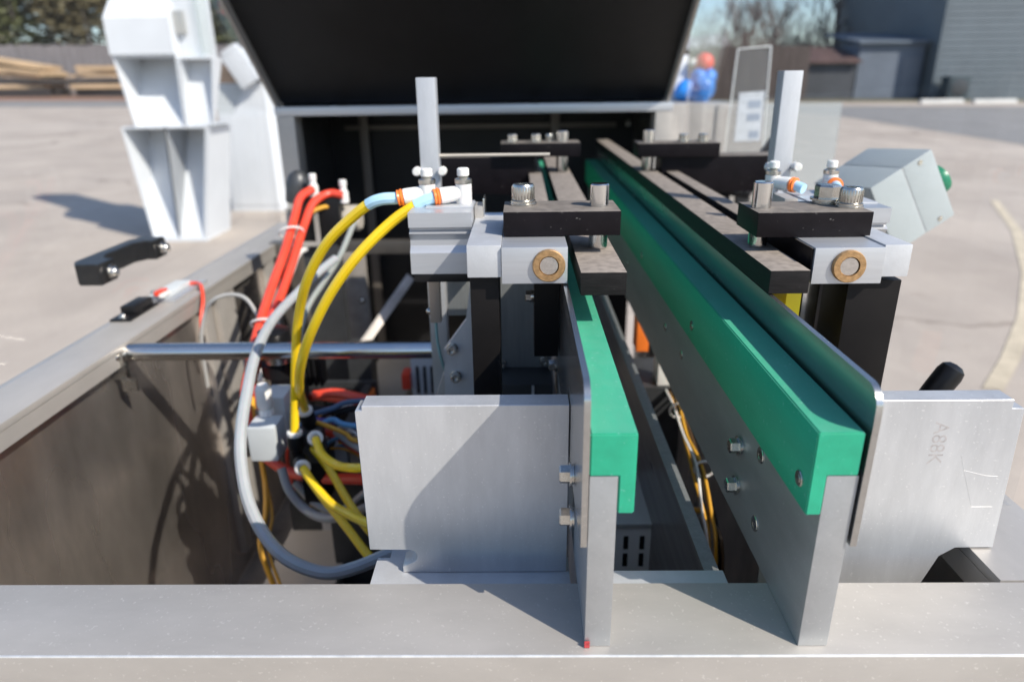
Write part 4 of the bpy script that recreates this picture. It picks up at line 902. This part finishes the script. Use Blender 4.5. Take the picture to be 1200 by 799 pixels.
# buildings on the right
SID = mat('blue grey siding', (.10, .125, .145), 0, .6, .12, .6)
def siding(t, x0, x1, y, z0, z1, m, step=.30, horiz=True):
    bm = NB(); z = z0
    while z < z1-.02:
        zz = min(z+step*.97, z1); prism(bm, [(x0, y-.035, z), (x0, y-.008, zz), (x0, y, zz), (x0, y, z)], (x1-x0, 0, 0)); z += step
    add('siding', bm, m, t, angle=0)['kind'] = 'stuff'
g = gz(22, 38)
t = thing('grey_building', (32, 42, g), 'large blue grey building with horizontal siding on the right', 'building')
add('wall', box(NB(), 21.15, 50, 37.6, 50, g-.6, g+9), SID, t); siding(t, 21.15, 50, 37.6, g-.5, g+8.9, SID, .32)
add('corner_board', box(NB(), 21.02, 21.2, 37.50, 37.7, g-.4, g+9), SID, t); add('roof', box(NB(), 20.7, 51, 37.2, 51, g+9.001, g+9.3), DGRY, t)
t = thing('air_conditioner', (21.9, 36.8, gz(21.9, 36.8)), 'dark air conditioner box standing at the grey building', 'air conditioner')
g2 = gz(21.9, 36.8); add('case', box(NB(), 21.35, 22.35, 36.5, 37.3, g2-.01, g2+1.15, .03), mat('dark teal case', (.035, .055, .065), .2, .6), t)
bm = NB(); lathe(bm, (21.85, 36.49, g2+.6), (0, -1, 0), [(0, .4), (.02, .4), (.03, .36)], 18); add('fan_grille', bm, DGRY, t)
g = gz(19, 39)
t = thing('blue_shed', (19, 41, g), 'blue grey shed beside the large building', 'shed')
BSH = mat('blue grey boards', (.12, .145, .185), 0, .7, .15, 1.0); RUS = mat('rusty roof edge', (.105, .065, .058), .2, .7, .3, 2)
add('wall', box(NB(), 17.6, 20.95, 38.6, 43, g-.3, g+2.7), BSH, t); siding(t, 17.6, 20.95, 38.6, g-.2, g+2.7, BSH, .25)
add('roof', prism(NB(), [(17.4, 38.3, g+2.70), (21.0, 38.3, g+2.70), (21.0, 42.8, g+3.3), (17.4, 42.8, g+3.3)], (0, 0, .12)), mat('dusty blue roof', (.13, .16, .20), .2, .6, .2, 1), t)
add('door', box(NB(), 19.9, 20.8, 38.54, 38.599, g-.1, g+2.0), mat('pale shed door', (.135, .155, .19), 0, .6), t)
g = gz(16, 38)
t = thing('dark_shed', (16, 40, g), 'low dark shed with a dull brown sloping roof', 'shed')
add('wall', box(NB(), 14.7, 17.35, 38.2, 42, g-.2, g+1.75), mat('charcoal boards', (.055, .06, .07), 0, .7, .2, 1), t)
add('roof', prism(NB(), [(14.5, 37.9, g+1.751), (17.5, 37.9, g+1.751), (17.5, 41, g+2.55), (14.5, 41, g+2.55)], (0, 0, .1)), RUS, t)
g = gz(10.5, 44)
t = thing('white_roofed_shed', (10.2, 46, g), 'distant shed with a bright white roof right of the hood', 'shed')
add('wall', box(NB(), 8.2, 12.6, 45, 50, g-.2, g+2.6), mat('grey blue wall', (.24, .27, .30), 0, .7), t)
add('roof', prism(NB(), [(8.0, 44.6, g+2.62), (12.8, 44.6, g+2.62), (12.8, 47.5, g+3.5), (9.0, 47.5, g+3.2)], (0, 0, .12)), WPAINT, t)
for k, x in enumerate((18.2, 20.6, 23.0)):
    y = 33.0; g = gz(x, y)
    add('wheel_stop', prism(NB(), [(x, y, g-.005), (x, y+.05, g+.17), (x, y+.25, g+.17), (x, y+.3, g-.005)], (1.9, 0, 0)), mat('white concrete', (.55, .55, .53), 0, .8, .1, 3), label=['white concrete wheel stop nearest the blue grey shed', 'white concrete wheel stop in the middle of the row', 'white concrete wheel stop at the right end of the row'][k], cat='wheel stop', group='white wheel stops')
# red float and blue bags on a stand behind the machine
g = gz(1.15, 4.85)
t = thing('trolley', (1.12, 4.85, g), 'grey stand with a white board behind the steel side cabinet', 'stand')
add('column', box(NB(), .95, 1.36, 4.72, 4.98, g, 1.165, .01), MGRY, t); add('white_board', box(NB(), .985, 1.105, 4.86, 4.88, 1.166, 1.455, .004), WPAINT, t)
t = thing('round_float', (1.205, 4.84, 1.33), 'red round float with a white cap above the blue bags', 'float')
bm = NB(); bmesh.ops.create_uvsphere(bm, u_segments=20, v_segments=12, radius=.062, matrix=Matrix.Translation((1.205, 4.84, 1.405))); add('ball', bm, mat('red float', (.70, .05, .03), 0, .4), t)
add('white_cap', cyl(NB(), (1.146, 4.83, 1.41), (1.115, 4.83, 1.41), .022, 14), WHT, t); add('pole', cyl(NB(), (1.205, 4.85, 1.166), (1.205, 4.85, 1.345), .012, 10), WHT, t)
BAG = mat('blue plastic bag', (.03, .24, .72), 0, .35, .3, 14, bump=.8, bscale=25)
t = thing('plastic_bags', (1.16, 4.76, 1.166), 'bunch of blue plastic bags under the red float', 'bags')
for (x, z, r) in ((1.09, 1.235, .07), (1.19, 1.25, .085), (1.235, 1.315, .05), (1.16, 1.32, .05), (1.175, 1.20, .06)):
    bm = NB(); bmesh.ops.create_icosphere(bm, subdivisions=3, radius=r, matrix=Matrix.Translation((x, 4.79+random.uniform(-.02, .02), z)))
    for v in bm.verts: v.co += Vector((1, 1, 1)).normalized()*noise.noise(v.co*22)*.025
    add('bag', bm, BAG, t)
# dull yellow strip laid on the yard to the right
LINE = mat('dull yellow strip', (.51, .44, .33), 0, .85, .2, 5)
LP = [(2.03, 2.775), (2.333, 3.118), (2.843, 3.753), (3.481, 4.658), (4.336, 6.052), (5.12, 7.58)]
sheet('yellow_strip', LP+[(x+.075, y-.03) for x, y in reversed(LP)], LINE, .004)
